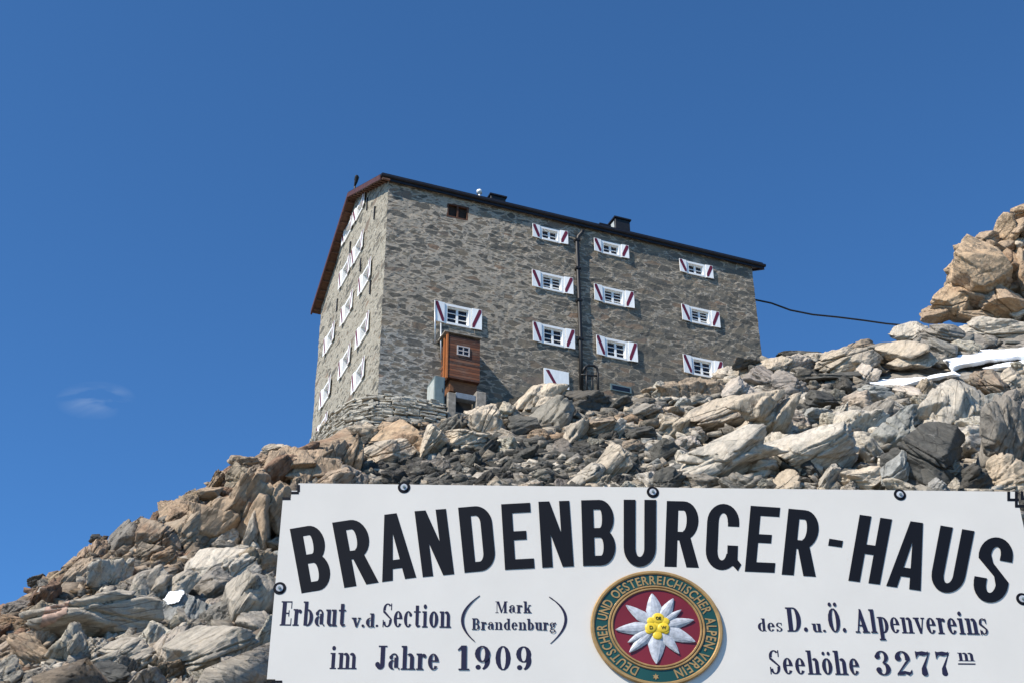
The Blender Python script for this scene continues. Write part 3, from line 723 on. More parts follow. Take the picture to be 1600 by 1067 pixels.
def stone(P, R, pal, ru, fol):
    global nv
    V, F = CH[random.randrange(14)]
    B = basis(fol + np.random.default_rng(nv).normal(0, .3, 3), random.uniform(0, 6.28))
    Vw = (V * R * np.array([random.uniform(.8, 1.3), random.uniform(.8, 1.2), random.uniform(.7, 1.2)])) @ B.T + P
    sv.append(Vw); sf.append(F + nv); nv += len(V)
    c = np.array(PAL[pal]) * random.uniform(.45, 1.15)
    scn_c.append(np.tile(np.r_[c, ru], (len(V), 1)))
def batch(n, gen):
    for _ in range(n):
        q = gen()
        if q is None: continue
        px, py, s = q
        P = hit(px, py)
        if P is None: continue
        pal, _, ru = pick(region(px, py))
        R = s / 2 * (P @ CF) / FPX
        fol = np.array((-.7, -.3, .65)) if px < 560 and random.random() < .6 else np.array((0, -.3, .95))
        stone(P + np.array([0, 0, R * .15]), R, pal, ru, fol)
def gen_vis():
    px = random.uniform(-15, 1615); y0 = top_y(px) - 4; y1 = 1080 if px < 440 else 785
    if px > 440 and random.random() > .6: return None
    py = random.uniform(y0, y1)
    if px > 1350 and abs(py - np.interp(px, [1350, 1500, 1600], [601, 582, 553])) < 19: return None
    if px < 440 or not (560 < px < 1010 or 1180 < px < 1330): s = 8 + 30 * random.random() ** 1.9
    else: s = 7 + 28 * random.random() ** 1.5
    return px, py, s
batch(6500, gen_vis)
def gen_dark():   # the flat dark slates of the two rubble chutes
    if random.random() < .65: px, py = random.uniform(560, 1020), random.uniform(700, 780)
    elif random.random() < .5: px, py = random.uniform(770, 1010), random.uniform(628, 700)
    else: px, py = random.uniform(1170, 1340), random.uniform(575, 690)
    return px, py, random.uniform(10, 32)
batch(1700, gen_dark)
def gen_hidden():
    return random.uniform(440, 1700), random.uniform(790, 1100), 10 + 55 * random.random() ** 2
batch(1500, gen_hidden)
for _ in range(5200):      # the same rubble goes on beyond the edges of the view
    x, y = random.uniform(-34, 42), random.uniform(20, 64); z = float(zt([x], [y])[0]); q = proj((x, y, z))
    if (-20 < q[0] < 1620 and q[1] > 300 and q[1] < 1080) or 0 < (x - HC[0]) * HD[0] + (y - HC[1]) * HD[1] < UE and -1 < (x - HC[0]) * HN[0] + (y - HC[1]) * HN[1] < WG + 1: continue
    pal, _, ru = pick(region(1500 if q[0] > 800 else 200, 700 if q[0] > 800 else 900 + 60 * random.random()))
    R = .14 + .75 * random.random() ** 3; stone(np.array([x, y, z + R * .1]), R, pal, ru, np.array((-.3, -.35, .85)))
me = np_mesh('rock_rubble', np.vstack(sv), np.vstack(sf)); set_col(me, np.vstack(scn_c))
link('rock_rubble', me, M_SCREE, kind='stuff', label='loose angular stones and slate chips filling the slope between the boulders', cat='rubble')
# ------------------------------------------------------------------ snow patches
def snow(poly, label, thick=.35, lift=.62):
    poly = np.array(poly, float); st = 1.3
    xs_ = np.arange(poly[:, 0].min() - st, poly[:, 0].max() + st * 2, st); ys_ = np.arange(poly[:, 1].min() - st, poly[:, 1].max() + 2 * st, st / 2)
    def inside(p):
        c = False; j = len(poly) - 1
        for i in range(len(poly)):
            if (poly[i, 1] > p[1]) != (poly[j, 1] > p[1]) and p[0] < (poly[j, 0] - poly[i, 0]) * (p[1] - poly[i, 1]) / (poly[j, 1] - poly[i, 1]) + poly[i, 0]: c = not c
            j = i
        return c
    def edge(p):
        m = 1e9
        for i in range(len(poly)):
            a, b = poly[i - 1], poly[i]; t = np.clip((p - a) @ (b - a) / max((b - a) @ (b - a), 1e-6), 0, 1); m = min(m, np.linalg.norm(p - a - t * (b - a)))
        return m
    idx = {}; V = []; F = []
    for j, y in enumerate(ys_):
        for i, x in enumerate(xs_):
            p = np.array([x, y]); e = edge(p); e = e if inside(p) else -e
            e += 1.5 * vnoise(np.array([[x * .09, y * .16, 3.3]]), 5)[0]
            if e < -1.2: continue
            P = hit(x, y, 30)
            if P is None: continue
            k = np.clip(e / 5, -.5, 1) ** 1 * .9 + .1
            P = P - P / np.linalg.norm(P) * (lift * 1.35 * k + .10 * vnoise(np.array([[x * .07, y * .13, 0]]), 8)[0])
            idx[i, j] = len(V); V.append(P)
    for (i, j) in list(idx):
        q = [(i, j), (i, j + 1), (i + 1, j + 1), (i + 1, j)]
        if all(t in idx for t in q): F.append([idx[t] for t in q])
    me = np_mesh('snow_patch', V, F, True)
    link('snow_patch', me, M_SNOW, label=label, cat='snow patch', group='snow patches on the slope')
snow([(1472, 562), (1500, 550), (1545, 547), (1620, 543), (1620, 560), (1560, 564), (1510, 573), (1488, 579)], 'largest wedge of white snow under the orange crag')
snow([(1346, 597), (1400, 592), (1450, 588), (1490, 580), (1500, 586), (1455, 594), (1420, 603), (1395, 610), (1370, 604)], 'narrow snow strip running left below the big snow wedge')
snow([(1535, 575), (1570, 567), (1615, 561), (1615, 573), (1560, 578)], 'thin snow streak at the right border under the big snow wedge')
# ------------------------------------------------------------------ the hut
M_HATCH = simple('dark_brown_boards', (.035, .018, .01), .8, var=.4)
M_HATCHF = simple('red_brown_boards', (.085, .035, .018), .8, var=.4)
M_GREYW = simple('greyed_white_paint', (.42, .39, .38), .6, var=.15)
hut = empty('stone_hut', tuple(HC + np.array([0, 0, -5])), label='tall grey stone mountain hut with white red striped shutters standing on the rocks', cat='mountain hut')
hut.rotation_euler = (0, 0, math.atan2(HD[1], HD[0]))
Z0 = 5.0     # hut-local z of the reference level (row of big windows)
def uw(px, py, w=0.0):
    """point of the vertical plane w metres behind the front wall that shows at this pixel -> (u, v)"""
    r = ray(px, py); O = HC + HN * w; P = r * ((O @ HN) / (r @ HN)) - HC
    return float(P @ HD), float(P[2])
def wob(P):
    return np.stack([vnoise(P * 2.2, 41), vnoise(P * 2.2, 42), 0 * P[:, 0]], -1) * .012 + np.stack([vnoise(P * 6, 43), vnoise(P * 6, 44), 0 * P[:, 0]], -1) * .014
def cuts(a, b, marks, st):
    m = sorted(set([a, b] + [x for x in marks if a < x < b])); o = []
    for p, q in zip(m[:-1], m[1:]):
        n = max(1, int(round((q - p) / st))); o += list(np.linspace(p, q, n, endpoint=False))
    return np.array(o + [b])
def wall(name, L, z0, top, holes, mat, loc, rot, st=.16, **k):
    us = cuts(0, L, [h[0] for h in holes] + [h[1] for h in holes] + [L / 2], st); zs = cuts(z0, max(top(0), top(L / 2)), [h[2] for h in holes] + [h[3] for h in holes] + [top(0)], st)
    U, Zz = np.meshgrid(us, zs); tp = np.array([top(u) for u in us]); Zc = np.minimum(Zz, tp[None])
    V = np.c_[U.ravel(), np.zeros(U.size), Zc.ravel()]
    c, s = math.cos(rot), math.sin(rot)
    Hc = np.c_[V[:, 0] * c + loc[0], V[:, 0] * s + loc[1], V[:, 2]]      # hut coordinates: the same wobble on both sides of a corner
    d = wob(Hc); V[:, 0] += d[:, 0] * c + d[:, 1] * s; V[:, 1] += -d[:, 0] * s + d[:, 1] * c
    n = len(us); F = []
    for j in range(len(zs) - 1):
        for i in range(n - 1):
            uc, zc = (us[i] + us[i + 1]) / 2, (zs[j] + zs[j + 1]) / 2
            if any(h[0] < uc < h[1] and h[2] < zc < h[3] for h in holes): continue
            if Zc[j + 1, i] - Zc[j, i] < 1e-6 and Zc[j + 1, i + 1] - Zc[j, i + 1] < 1e-6: continue
            F.append((j * n + i, j * n + i + 1, (j + 1) * n + i + 1, (j + 1) * n + i))
    # drop cells collapsed to triangles gracefully by merging
    bm = bmesh.new(); vs = [bm.verts.new(p) for p in V]
    for f in F:
        try: bm.faces.new([vs[i] for i in f])
        except ValueError: pass
    bmesh.ops.remove_doubles(bm, verts=bm.verts[:], dist=1e-4)
    bmesh.ops.delete(bm, geom=[v for v in bm.verts if not v.link_faces], context='VERTS')
    me = bpy.data.meshes.new(name); bm.to_mesh(me); bm.free()
    o = link(name, me, mat, hut, **k); o.location = loc; o.rotation_euler = (0, 0, rot); return o
# windows: (u0,u1,v0,v1, pane rows) shutters included in u0..u1
FW = [(6.86, 8.62, 5.04, 5.72, 2), (9.95, 11.74, 5.04, 5.72, 2), (14.42, 16.22, 5.0, 5.68, 2),
      (6.80, 8.80, 2.36, 3.2, 4), (9.85, 11.86, 2.33, 3.17, 4), (14.33, 16.34, 2.3, 3.12, 4),
      (6.80, 8.80, -.45, .48, 3), (9.85, 11.87, -.47, .46, 3), (14.2, 16.25, -.48, .42, 3), (2.27, 4.42, -.46, .5, 3)]
GWN = [(4.7, 8.0, 2), (6.72, 8.05, 2), (4.55, 5.55, 3), (6.75, 5.6, 3), (2.88, 2.95, 4), (5.8, 3.0, 4), (8.9, 3.05, 4), (2.75, .1, 3), (5.55, .02, 3), (8.85, .1, 3), (3.0, -2.0, 3), (9.0, -1.75, 3)]
AT = (2.77, 3.76, 5.14, 5.84)
def hole_of(u0, u1, v0, v1):
    W = u1 - u0; return (u0 + .235 * W, u1 - .235 * W, v0 + .01, v1 - .01)
fh = [hole_of(*w[:4]) for w in FW]
ftop = VE + Z0
wall('front_wall', UE, -3.0, lambda u: ftop, [(h[0], h[1], h[2] + Z0, h[3] + Z0) for h in fh] + [(AT[0], AT[1], AT[2] + Z0, AT[3] + Z0)], M_WALL, (0, 0, 0), 0)
gtop = lambda u: ftop + HR * (1 - abs(u - WG / 2) / (WG / 2))
gw = []
for w, v, rows in GWN:
    u = WG - w; hh = .47 if rows > 2 else .36; gw.append((u - .96, u + .96, v - hh, v + hh, rows))
gh = [hole_of(*w[:4]) for w in gw]
wall('gable_wall', WG, -3.0, gtop, [(h[0], h[1], h[2] + Z0, h[3] + Z0) for h in gh], M_GABLE, (0, WG, 0), -math.pi / 2, label='pale limewashed gable wall')
wall('rear_wall', UE, -3.0, lambda u: ftop, [], M_WALL, (UE, WG, 0), math.pi, st=.5)
wall('gable_wall', WG, -3.0, gtop, [], M_WALL, (UE, 0, 0), math.pi / 2, st=.3)

def window(o0, ax, h, rows, dp=0.0):
    """o0 wall origin (hut local), ax = rotation of the wall; frame with two casements, panes as its sub-part"""
    u0, u1, v0, v1 = h; c, s = math.cos(ax), math.sin(ax)
    xf = lambda x, y, z: (o0[0] + x * c - y * s, o0[1] + x * s + y * c, z + Z0)
    m = MB(); b = .085
    m.box(u0 - .04, u0 + b, -.05, .2 + dp, v0 - .03, v1 + .03, xf); m.box(u1 - b, u1 + .04, -.05, .2 + dp, v0 - .03, v1 + .03, xf)
    m.box(u0 + b, u1 - b, -.05, .2 + dp, v1 - .08, v1 + .03, xf); m.box(u0 + b, u1 - b, -.06, .2 + dp, v0 - .03, v0 + .07, xf)
    a0, a1, b0, b1 = u0 + b, u1 - b, v0 + .07, v1 - .08; mid = (a0 + a1) / 2
    for (p, q) in ((a0, mid), (mid, a1)):
        m.box(p, p + .05, .06 + dp, .11 + dp, b0, b1, xf); m.box(q - .05, q, .06 + dp, .11 + dp, b0, b1, xf)
        m.box(p + .05, q - .05, .06 + dp, .11 + dp, b0, b0 + .05, xf); m.box(p + .05, q - .05, .06 + dp, .11 + dp, b1 - .05, b1, xf)
        for r in range(1, rows):
            z = b0 + (b1 - b0) * r / rows; m.box(p + .05, q - .05, .07 + dp, .10 + dp, z - .016, z + .016, xf)
    w = m.build('window', M_WHITE, hut)
    g = MB(); g.box(a0, a1, .115 + dp, .125 + dp, b0, b1, xf); g.build('pane', M_GLASS, w)
    k = MB(); k.box(u0 - .03, u1 + .03, .21 + dp, .23 + dp, v0 - .03, v1 + .03, xf); k.build('dark_room', M_BLACKHOLE, w)
def shutter(o0, ax, u0, u1, v0, v1, left, ang):
    """board hinged at the window side, resting almost flat on the wall"""
    c, s = math.cos(ax), math.sin(ax); hx = u1 if left else u0
    def xf(x, y, z):
        d = (hx - x) if left else (x - hx); yy = -.055 - d * math.sin(ang) + y * 1.0; xx = hx - d * math.cos(ang) if left else hx + d * math.cos(ang)
        return (o0[0] + xx * c - yy * s, o0[1] + xx * s + yy * c, z + Z0)
    m = MB(); m.box(u0, u1, -.035, 0, v0, v1, xf); sh = m.build('shutter', M_SHUT, hut)
    t = .095; W = u1 - u0; i = .02
    a = (u0 + i, v1 - i) if left else (u1 - i, v1 - i); b = (u1 - i, v0 + .05) if left else (u0 + i, v0 + .05)
    d = t * 1.0
    P = [(a[0], a[1]), (a[0] + (d if left else -d) * 1.3, a[1]), (b[0], b[1] + d * 1.6), (b[0], b[1]), (b[0] + (-d if left else d) * 1.0, b[1]), (a[0], a[1] - d * 1.4)]
    m = MB(); m.prism(P, -.037, -.041, lambda x, z, y: xf(x, y, z)); m.build('stripe', M_RED, sh)
    m = MB()
    for z in (v0 + .14, v1 - .14): m.box(u0 + .02 if not left else u1 - .22, u0 + .22 if not left else u1 - .02, -.050, -.036, z - .018, z + .018, xf)
    if False: m.build('hinge', M_DARK, sh)
for w in FW:
    h = hole_of(*w[:4]); window((0, 0), 0, h, w[4])
    shutter((0, 0), 0, w[0], h[0] - .05, w[2] - .02, w[3] + .02, True, R_(random.uniform(2, 5)))
    shutter((0, 0), 0, h[1] + .05, w[1], w[2] - .02, w[3] + .02, False, R_(random.uniform(2, 6)))
for w in gw:
    h = hole_of(*w[:4]); window((0, WG), -math.pi / 2, h, w[4], .14)
    shutter((0, WG), -math.pi / 2, w[0], h[0] - .05, w[2] - .02, w[3] + .02, True, R_(random.uniform(1, 4)))
    shutter((0, WG), -math.pi / 2, h[1] + .05, w[1], w[2] - .02, w[3] + .02, False, R_(random.uniform(1, 4)))
# cellar shutter, attic hatch, cellar window
m = MB(); m.box(7.29, 8.46, -.09, -.05, Z0 - 2.55, Z0 - 1.70); cs = m.build('shutter', M_SHUT, hut, label='wide closed cellar shutter')
m = MB(); m.prism([(7.37, Z0 - 1.78), (7.53, Z0 - 1.76), (7.95, Z0 - 2.5), (7.79, Z0 - 2.5)], -.092, -.098, lambda x, z, y: (x, y, z)); m.build('stripe', M_RED, cs)
m = MB(); m.box(AT[0] + .0, AT[1] + .0, .14, .18, AT[2] + Z0, AT[3] + Z0); ah = m.build('hatch', M_HATCH, hut, label='brown closed attic hatch')
m = MB(); mx = (AT[0] + AT[1]) / 2
for x0, x1, z0, z1 in ((AT[0] - .03, AT[0] + .06, AT[2] - .03, AT[3] + .03), (AT[1] - .06, AT[1] + .03, AT[2] - .03, AT[3] + .03), (AT[0] + .06, AT[1] - .06, AT[3] - .05, AT[3] + .03), (AT[0] + .06, AT[1] - .06, AT[2] - .03, AT[2] + .05), (mx - .03, mx + .03, AT[2] + .05, AT[3] - .05)):
    m.box(x0, x1, .0, .13, z0 + Z0, z1 + Z0)
m.build('hatch_frame', M_HATCHF, ah)
a = uw(953, 599); b = uw(986, 612)
m = MB(); m.box(a[0], b[0], -.05, .1, Z0 + b[1] - .1, Z0 + a[1]); cw_ = m.build('cellar_window', M_ZINC, hut)
m = MB(); m.box(a[0] + .08, b[0] - .08, -.056, -.051, Z0 + b[1] - .05, Z0 + a[1] - .07); m.build('pane', M_GLASS, cw_)
# iron wall anchors on the gable
for w, v in ((3.4, 7.35), (2.0, 5.9), (6.1, 6.6), (7.9, 4.4), (3.9, 4.25), (2.0, 1.9)):
    m = MB(); m.box(-.06, .02, w - .05, w + .05, Z0 + v - .35, Z0 + v + .35); m.build('wall_anchor', M_DARK, hut)

# roof
ES, OV_E, OV_L, OV_R = HR / (WG / 2), .11, .42, .62
rz = lambda w: Z0 + VE + .02 + ES * min(w, WG - w)
roof_m = MB()
for sgn in (0, 1):
    f = (lambda w: w) if sgn == 0 else (lambda w: WG - w)
    ov = OV_E if sgn == 0 else .45
    P = [(f(-ov), rz(0) - ES * ov + .10), (f(WG / 2), rz(WG / 2) + .10), (f(WG / 2), rz(WG / 2) + .22), (f(-ov - .05), rz(0) - ES * (ov + .05) + .20)]
    roof_m.prism(P, -OV_L, UE + OV_R, lambda a, b, c: (c, a, b))
roof = roof_m.build('roof', M_ROOF, hut)
m = MB()
for sgn in (0, 1):
    f = (lambda w: w) if sgn == 0 else (lambda w: WG - w); ov = OV_E if sgn == 0 else .45
    P = [(f(-ov), rz(0) - ES * ov), (f(WG / 2), rz(WG / 2)), (f(WG / 2), rz(WG / 2) + .098), (f(-ov), rz(0) - ES * ov + .098)]
    m.prism(P, -OV_L + .06, UE + OV_R - .05, lambda a, b, c: (c, a, b))
m.build('soffit', M_SOFFIT, roof)
for sgn in (0, 1):
    f = (lambda w: w) if sgn == 0 else (lambda w: WG - w); ov = OV_E if sgn == 0 else .45
    for x0, x1 in ((-OV_L - .03, -OV_L + .055), (UE + OV_R - .045, UE + OV_R + .03)):
        P = [(f(-ov), rz(0) - ES * ov - .10), (f(WG / 2), rz(WG / 2) - .10), (f(WG / 2), rz(WG / 2) + .16), (f(-ov), rz(0) - ES * ov + .16)]
        m = MB(); m.prism(P, x0, x1, lambda a, b, c: (c, a, b)); m.build('fascia', M_FASCIA, roof)
# rafter ends seen under the left verge
for k in range(24):
    w = -.2 + k * (WG + .4) / 23
    z = rz(0) + ES * min(w, WG - w)
    m = MB(); m.box(-OV_L + .07, -.01, w - .05, w + .05, z - .09, z - .002); m.build('rafter', M_SOFFIT, roof)
m = MB(); zg = rz(0) - ES * OV_E + .10
m.tube([(-OV_L, -OV_E - .07, zg), (UE + OV_R + .05, -OV_E - .07, zg)], .085, 10)
m.box(-OV_L + .06, UE + OV_R - .06, -OV_E - .06, -OV_E - .012, zg - .20, zg + .16)
m.build('gutter', M_ROOF, roof)
def chimney(x0, x1, ytop, w, dep, label, lit_side=False):
    u0, v = uw(x0, ytop, w); u1, _ = uw(x1, ytop, w)
    m = MB(); zt_ = v + Z0; zb = rz(w) - .2
    m.box(u0, u1, w, w + dep, zb, zt_ - .08)
    c = m.build('chimney', M_DARK, roof, bevel=.01, label=label)
    q = MB(); q.box(u0 - .06, u1 + .06, w - .06, w + dep + .06, zt_ - .08, zt_)
    o = q.build('chimney_cap', M_ROOF, roof)
    s = MB(); s.box(u0 - .012, u0 - .003, w + .12, w + dep - .12, zb + .1, zt_ - .2); s.build('chimney_lit_side', M_ZINC_LIT if lit_side else M_ZINC, roof)  # lighter sheet added on the left face, sunlight put into its colour
chimney(767, 790, 302.5, 2.3, .75, 'low dark clad chimney')
chimney(961, 983.5, 338.5, 1.6, .9, 'tall dark clad chimney with sunlit brightness painted on its left side', True)
chimney(938, 952, 349.5, 1.3, .4, 'small dark roof vent')
u, v = uw(749, 302, 1.0); m = MB(); m.tube([(u, 1.0, rz(1.0)), (u, 1.0, Z0 + v)], .05); m.tube([(u, 1.0, Z0 + v - .02), (u, 1.0, Z0 + v + .12), (u + .02, 1.0, Z0 + v + .2)], [.13, .13, .05], 12); m.build('vent_cowl', M_WHITE, roof, smooth=True)
u, v = uw(555, 281, WG / 2); zr = rz(WG / 2); zt_ = Z0 + v
m = MB(); m.tube([(u, WG / 2, zr), (u, WG / 2, zt_)], [.06, .04]); hgt = zt_ - zr
m.tube([(u, WG / 2, zr), (u, WG / 2, zr + .35)], [.16, .07])
m.tube([(u, WG / 2 + .02, zt_ - .02), (u + .02, WG / 2 - .22, zt_ + .02), (u, WG / 2 - .34, zt_ - .12), (u, WG / 2 - .22, zt_ - .3), (u, WG / 2, zt_ - .42)], [.05, .1, .11, .08, .04])
m.build('weather_vane', M_DARK, roof)
# drainpipe
pts = []
for x, y, w in ((911, 360, -.2), (909, 364, -.16), (903, 370, -.14), (902, 376, -.13), (903, 420, -.13), (905, 470, -.13), (907, 530, -.13), (908.5, 612, -.13)):
    q = uw(x, y, w); pts.append((q[0], w, Z0 + q[1]))
dp = MB(); dp.tube(pts, .088, 12); dpo = dp.build('drainpipe', M_DARK, hut, smooth=True)
for i in (3, 4, 5, 6):
    x, y, z = pts[i]; m = MB(); m.box(x - .12, x + .12, -.24, .02, z - .05, z + .05); m.build('pipe_clamp', M_DARK, dpo)
# bent railing and pipes at the foot of the drainpipe
def poly3(L, w): return [(lambda q: (q[0], w, Z0 + q[1]))(uw(x, y, w)) for x, y in L]
m = MB(); m.tube(poly3([(911, 580), (914, 573.5), (919, 570.5), (928, 571), (933, 575), (934, 584), (934.5, 616)], -.55), .055, 8)
m.tube(poly3([(908, 585), (934, 587)], -.55), .04, 8); m.tube(poly3([(916, 572), (917, 616)], -.55), .045, 8); m.tube(poly3([(925, 586), (925, 616)], -.55), .03, 8)
m.build('handrail', M_DARK, hut, smooth=True)

# wooden porch hanging on the front wall
PD = -.95
u0, v1 = uw(701.5, 527, PD); u1, v0 = uw(749.5, 601, PD); zb, ztp = Z0 + v0 + .1, Z0 + v1 + .12
porch = None
m = MB(); m.box(u0, u1, PD, 0, zb, ztp); porch = m.build('porch', M_PLANK, hut)
m = MB(); m.prism([(u0 - .2, ztp + .10), (u1 + .05, ztp + .10), (u1 + .05, ztp + .16), (u0 - .2, ztp + .16)], PD - .06, .02, lambda x, z, y: (x, y, z)); m.build('porch_roof', M_CONC, porch)
m = MB(); m.box(u0 - .10, u0 - .03, PD - .03, PD + .06, zb - .05, ztp + .098); m.box(u0 - .1, u0 - .03, PD + .3, PD + .38, zb - .05, ztp + .098); m.build('porch_post', M_ORANGE, porch)
m = MB(); m.box(u0 + .15, u1 - .05, PD + .2, -.02, zb - .5, zb - .003); m.build('porch_base', M_WOOD, porch)
c0 = uw(714, 539.5, PD); c1 = uw(733.5, 558, PD)
a0, a1, b0, b1 = c0[0], c1[0], Z0 + c1[1], Z0 + c0[1]
m = MB(); t = .05; yf = PD - .04
m.box(a0, a0 + t, yf, PD + .02, b0, b1); m.box(a1 - t, a1, yf, PD + .02, b0, b1); m.box(a0 + t, a1 - t, yf, PD + .02, b0, b0 + t); m.box(a0 + t, a1 - t, yf, PD + .02, b1 - t, b1)
mx, mz = (a0 + a1) / 2, (b0 + b1) / 2
m.box(mx - .022, mx + .022, yf + .005, PD + .015, b0 + t, b1 - t)
m.box(a0 + t, mx - .022, yf + .005, PD + .015, mz - .022, mz + .022); m.box(mx + .022, a1 - t, yf + .005, PD + .015, mz - .022, mz + .022)
pw = m.build('porch_window', M_GREYW, porch)
m = MB(); m.box(a0 + t, a1 - t, PD - .012, PD - .004, b0 + t, b1 - t); m.build('porch_pane', M_GLASS, porch)
# white pipes left of the porch
for x, y0, y1, w in ((679.5, 470, 536, -.12), (688.8, 505, 561, -.25)):
    a = uw(x, y0, w); b = uw(x + .4, y1, w); m = MB(); m.tube([(a[0], w, Z0 + a[1]), (b[0], w, Z0 + b[1])], .035, 8); m.build('pipe', M_PIPE, hut, smooth=True)
# concrete cellar entrance under the porch
E0 = -1.25
def fq(x, y, w=E0): q = uw(x, y, w); return q[0], Z0 + q[1]
xa, za = fq(700, 611); xb, zb_ = fq(712.5, 645); xc, zc = fq(745, 609); xd, _ = fq(761, 604); _, zl = fq(712, 610); _, zl2 = fq(712, 619)
m = MB(); m.box(xa, xb, E0, -.02, zb_ - 1, za); m.box(xc, xd, E0 + .05, -.02, zb_ - 1, zc); ce = m.build('cellar_entrance', M_CONC, hut, bevel=.03)
m = MB(); m.box(xb + .003, xc - .003, E0 + .08, E0 + .4, zl2, zl); m.build('lintel', M_BLUE, ce, bevel=.02)
m = MB(); m.box(xb + .003, xc - .003, E0 + .55, E0 + .6, zb_ - 1, zl2 + .2); m.build('dark_opening', M_DARK, ce)  # dark sheet added in place of the shade inside the opening
m = MB(); m.box(xb + .003, xc - .003, E0 + .1, E0 + .5, zb_ - 1.2, fq(712, 641)[1]); m.build('threshold', M_CONC, ce)

# ------------------------------------------------------------------ grey cabinet beside the entrance
def hxf(x, y, z): return tuple(HC + HD * x + HN * y + np.array([0, 0, z - 5.0]))
C0 = -1.15
xa, zt1 = fq(679.5, 586, C0); xb, zb1 = fq(694.5, 633, C0)
cab = empty('electrical_cabinet', hxf(xa, C0, zb1), label='grey green metal cabinet standing left of the wooden porch', cat='cabinet')
cab.rotation_euler = (0, 0, math.atan2(HD[1], HD[0]))
w_, h_ = xb - xa, zt1 - zb1; dp_ = .95
m = MB(); m.prism([(0, 0), (dp_, 0), (dp_, h_ * .9 + .1), (.0, h_)], 0, w_, lambda a, b, c: (c, a, b)); m.build('body', M_ZINC, cab, bevel=.012)
m = MB(); m.box(-.012, -.003, .06, dp_ - .06, .06, h_ * .9); m.build('lit_side_sheet', M_ZINC_LIT, cab, label='side sheet with sunlit brightness put into its colour')  # sheet added on the sunny side, its brightness put into the colour
m = MB(); m.box(.05, w_ - .05, -.014, -.003, .08, h_ - .12); dr = m.build('door', M_ZINC, cab)
m = MB(); m.box(w_ - .12, w_ - .09, -.035, -.015, h_ * .45, h_ * .58); m.build('handle', M_DARK, dr)
m = MB(); m.box(-.25, w_ + .02, -.02, dp_ + .3, -.9, -.004); m.build('plinth', M_CONC, cab, bevel=.03)

# ------------------------------------------------------------------ curved dry stone wall round the hut corner
path = []
for px, py, w in ():
    pass
cc = np.array([-.35, -.3])
pl = [(2.35, -1.3), (1.3, -1.35), (.3, -1.3), (-.55, -1.0), (-1.1, -.4), (-1.35, .6), (-1.4, 2.0), (-1.4, 3.6), (-1.35, 5.2), (-1.3, 6.8), (-1.2, 8.2), (-1.1, 9.6)]
pl = np.array(pl); seg = np.r_[0, np.cumsum(np.linalg.norm(np.diff(pl, axis=0), axis=1))]
def on(s): return np.array([np.interp(s, seg, pl[:, 0]), np.interp(s, seg, pl[:, 1])])
def topv(s): return np.interp(s, [0, 2.5, 4.5, seg[-1]], [-4.95, -5.0, -4.95, -3.75])
dm = MB(); rr = random.Random(4)
for cidx in range(32):
    s = rr.uniform(-.2, 0); drop = cidx * .1
    while s < seg[-1]:
        L = rr.uniform(.28, .75); hgt = .1 * rr.uniform(.7, 1.2); sm = min(max(s + L / 2, 0), seg[-1])
        p = on(sm); t = on(min(sm + .1, seg[-1])) - on(max(sm - .1, 0)); t /= np.linalg.norm(t); nrm = np.array([-t[1], t[0]])
        if nrm @ (p - np.array([4, 5])) < 0: nrm = -nrm
        outw = nrm * (drop * .22 + rr.uniform(-.07, .09)); z = topv(sm) - drop + rr.uniform(-.02, .02); dep = .55; tilt = rr.uniform(-.05, .05)
        j = [rr.uniform(-.045, .045) for _ in range(8)]
        c8 = []
        for (a, b, c, q) in ((0, 0, 0, 0), (1, 0, 0, 1), (1, 1, 0, 2), (0, 1, 0, 3), (0, 0, 1, 4), (1, 0, 1, 5), (1, 1, 1, 6), (0, 1, 1, 7)):
            ps = p + t * ((a - .5) * L * .97 + j[q] * .7) + outw + nrm * ((1 - b) * 0 - b * dep + (j[q] if b == 0 else 0))
            c8.append(hxf(ps[0], ps[1], 5.0 + z + (c - 1) * hgt + tilt * (a - .5) * L + j[q] * .3))
        dm.add(c8, [(3, 2, 1, 0), (4, 5, 6, 7), (0, 1, 5, 4), (1, 2, 6, 5), (2, 3, 7, 6), (3, 0, 4, 7)])
        s += L
dw = dm.build('dry_stone_wall', M_SCREE, None, bevel=.018, label='curved dry stone wall of thin flat grey slabs round the hut corner', cat='stone wall')
nvv = len(dw.data.vertices); cr_ = []
co_ = np.array([v.co[:] for v in dw.data.vertices]); cell = _hash(np.floor(co_[:, 0] * 2.0).astype(int), np.floor(co_[:, 1] * 2.0).astype(int), np.floor(co_[:, 2] * 8).astype(int), 3)
base = np.array((.47, .435, .365)); set_col(dw.data, np.c_[base[None] * (.7 + .55 * cell)[:, None], np.full(nvv, .06)])

# ------------------------------------------------------------------ cable from the hut to the rocks
q0 = uw(1182, 470, 3.0); A = hp(UE + .02, .6, uw(1182, 470, .6)[1]); A = hp(UE + .03, 1.0, uw(1184, 470, 1.0)[1]); Bp = at(1408, 508, 58.5)
pts = []
tpx = [(1184, 469), (1205, 474), (1235, 485), (1270, 492), (1310, 496), (1350, 501), (1385, 506), (1408, 508), (1420, 512)]
for i, (x, y) in enumerate(tpx):
    Yc = A[1] + (Bp[1] - A[1]) * i / (len(tpx) - 2); pts.append(at(x, y, Yc))
pts[0] = A
m = MB(); m.tube(pts, .045, 8); m.build('cable', M_DARK, None, smooth=True, label='thin black cable sagging from the hut gable to the rocks below the crag', cat='cable')
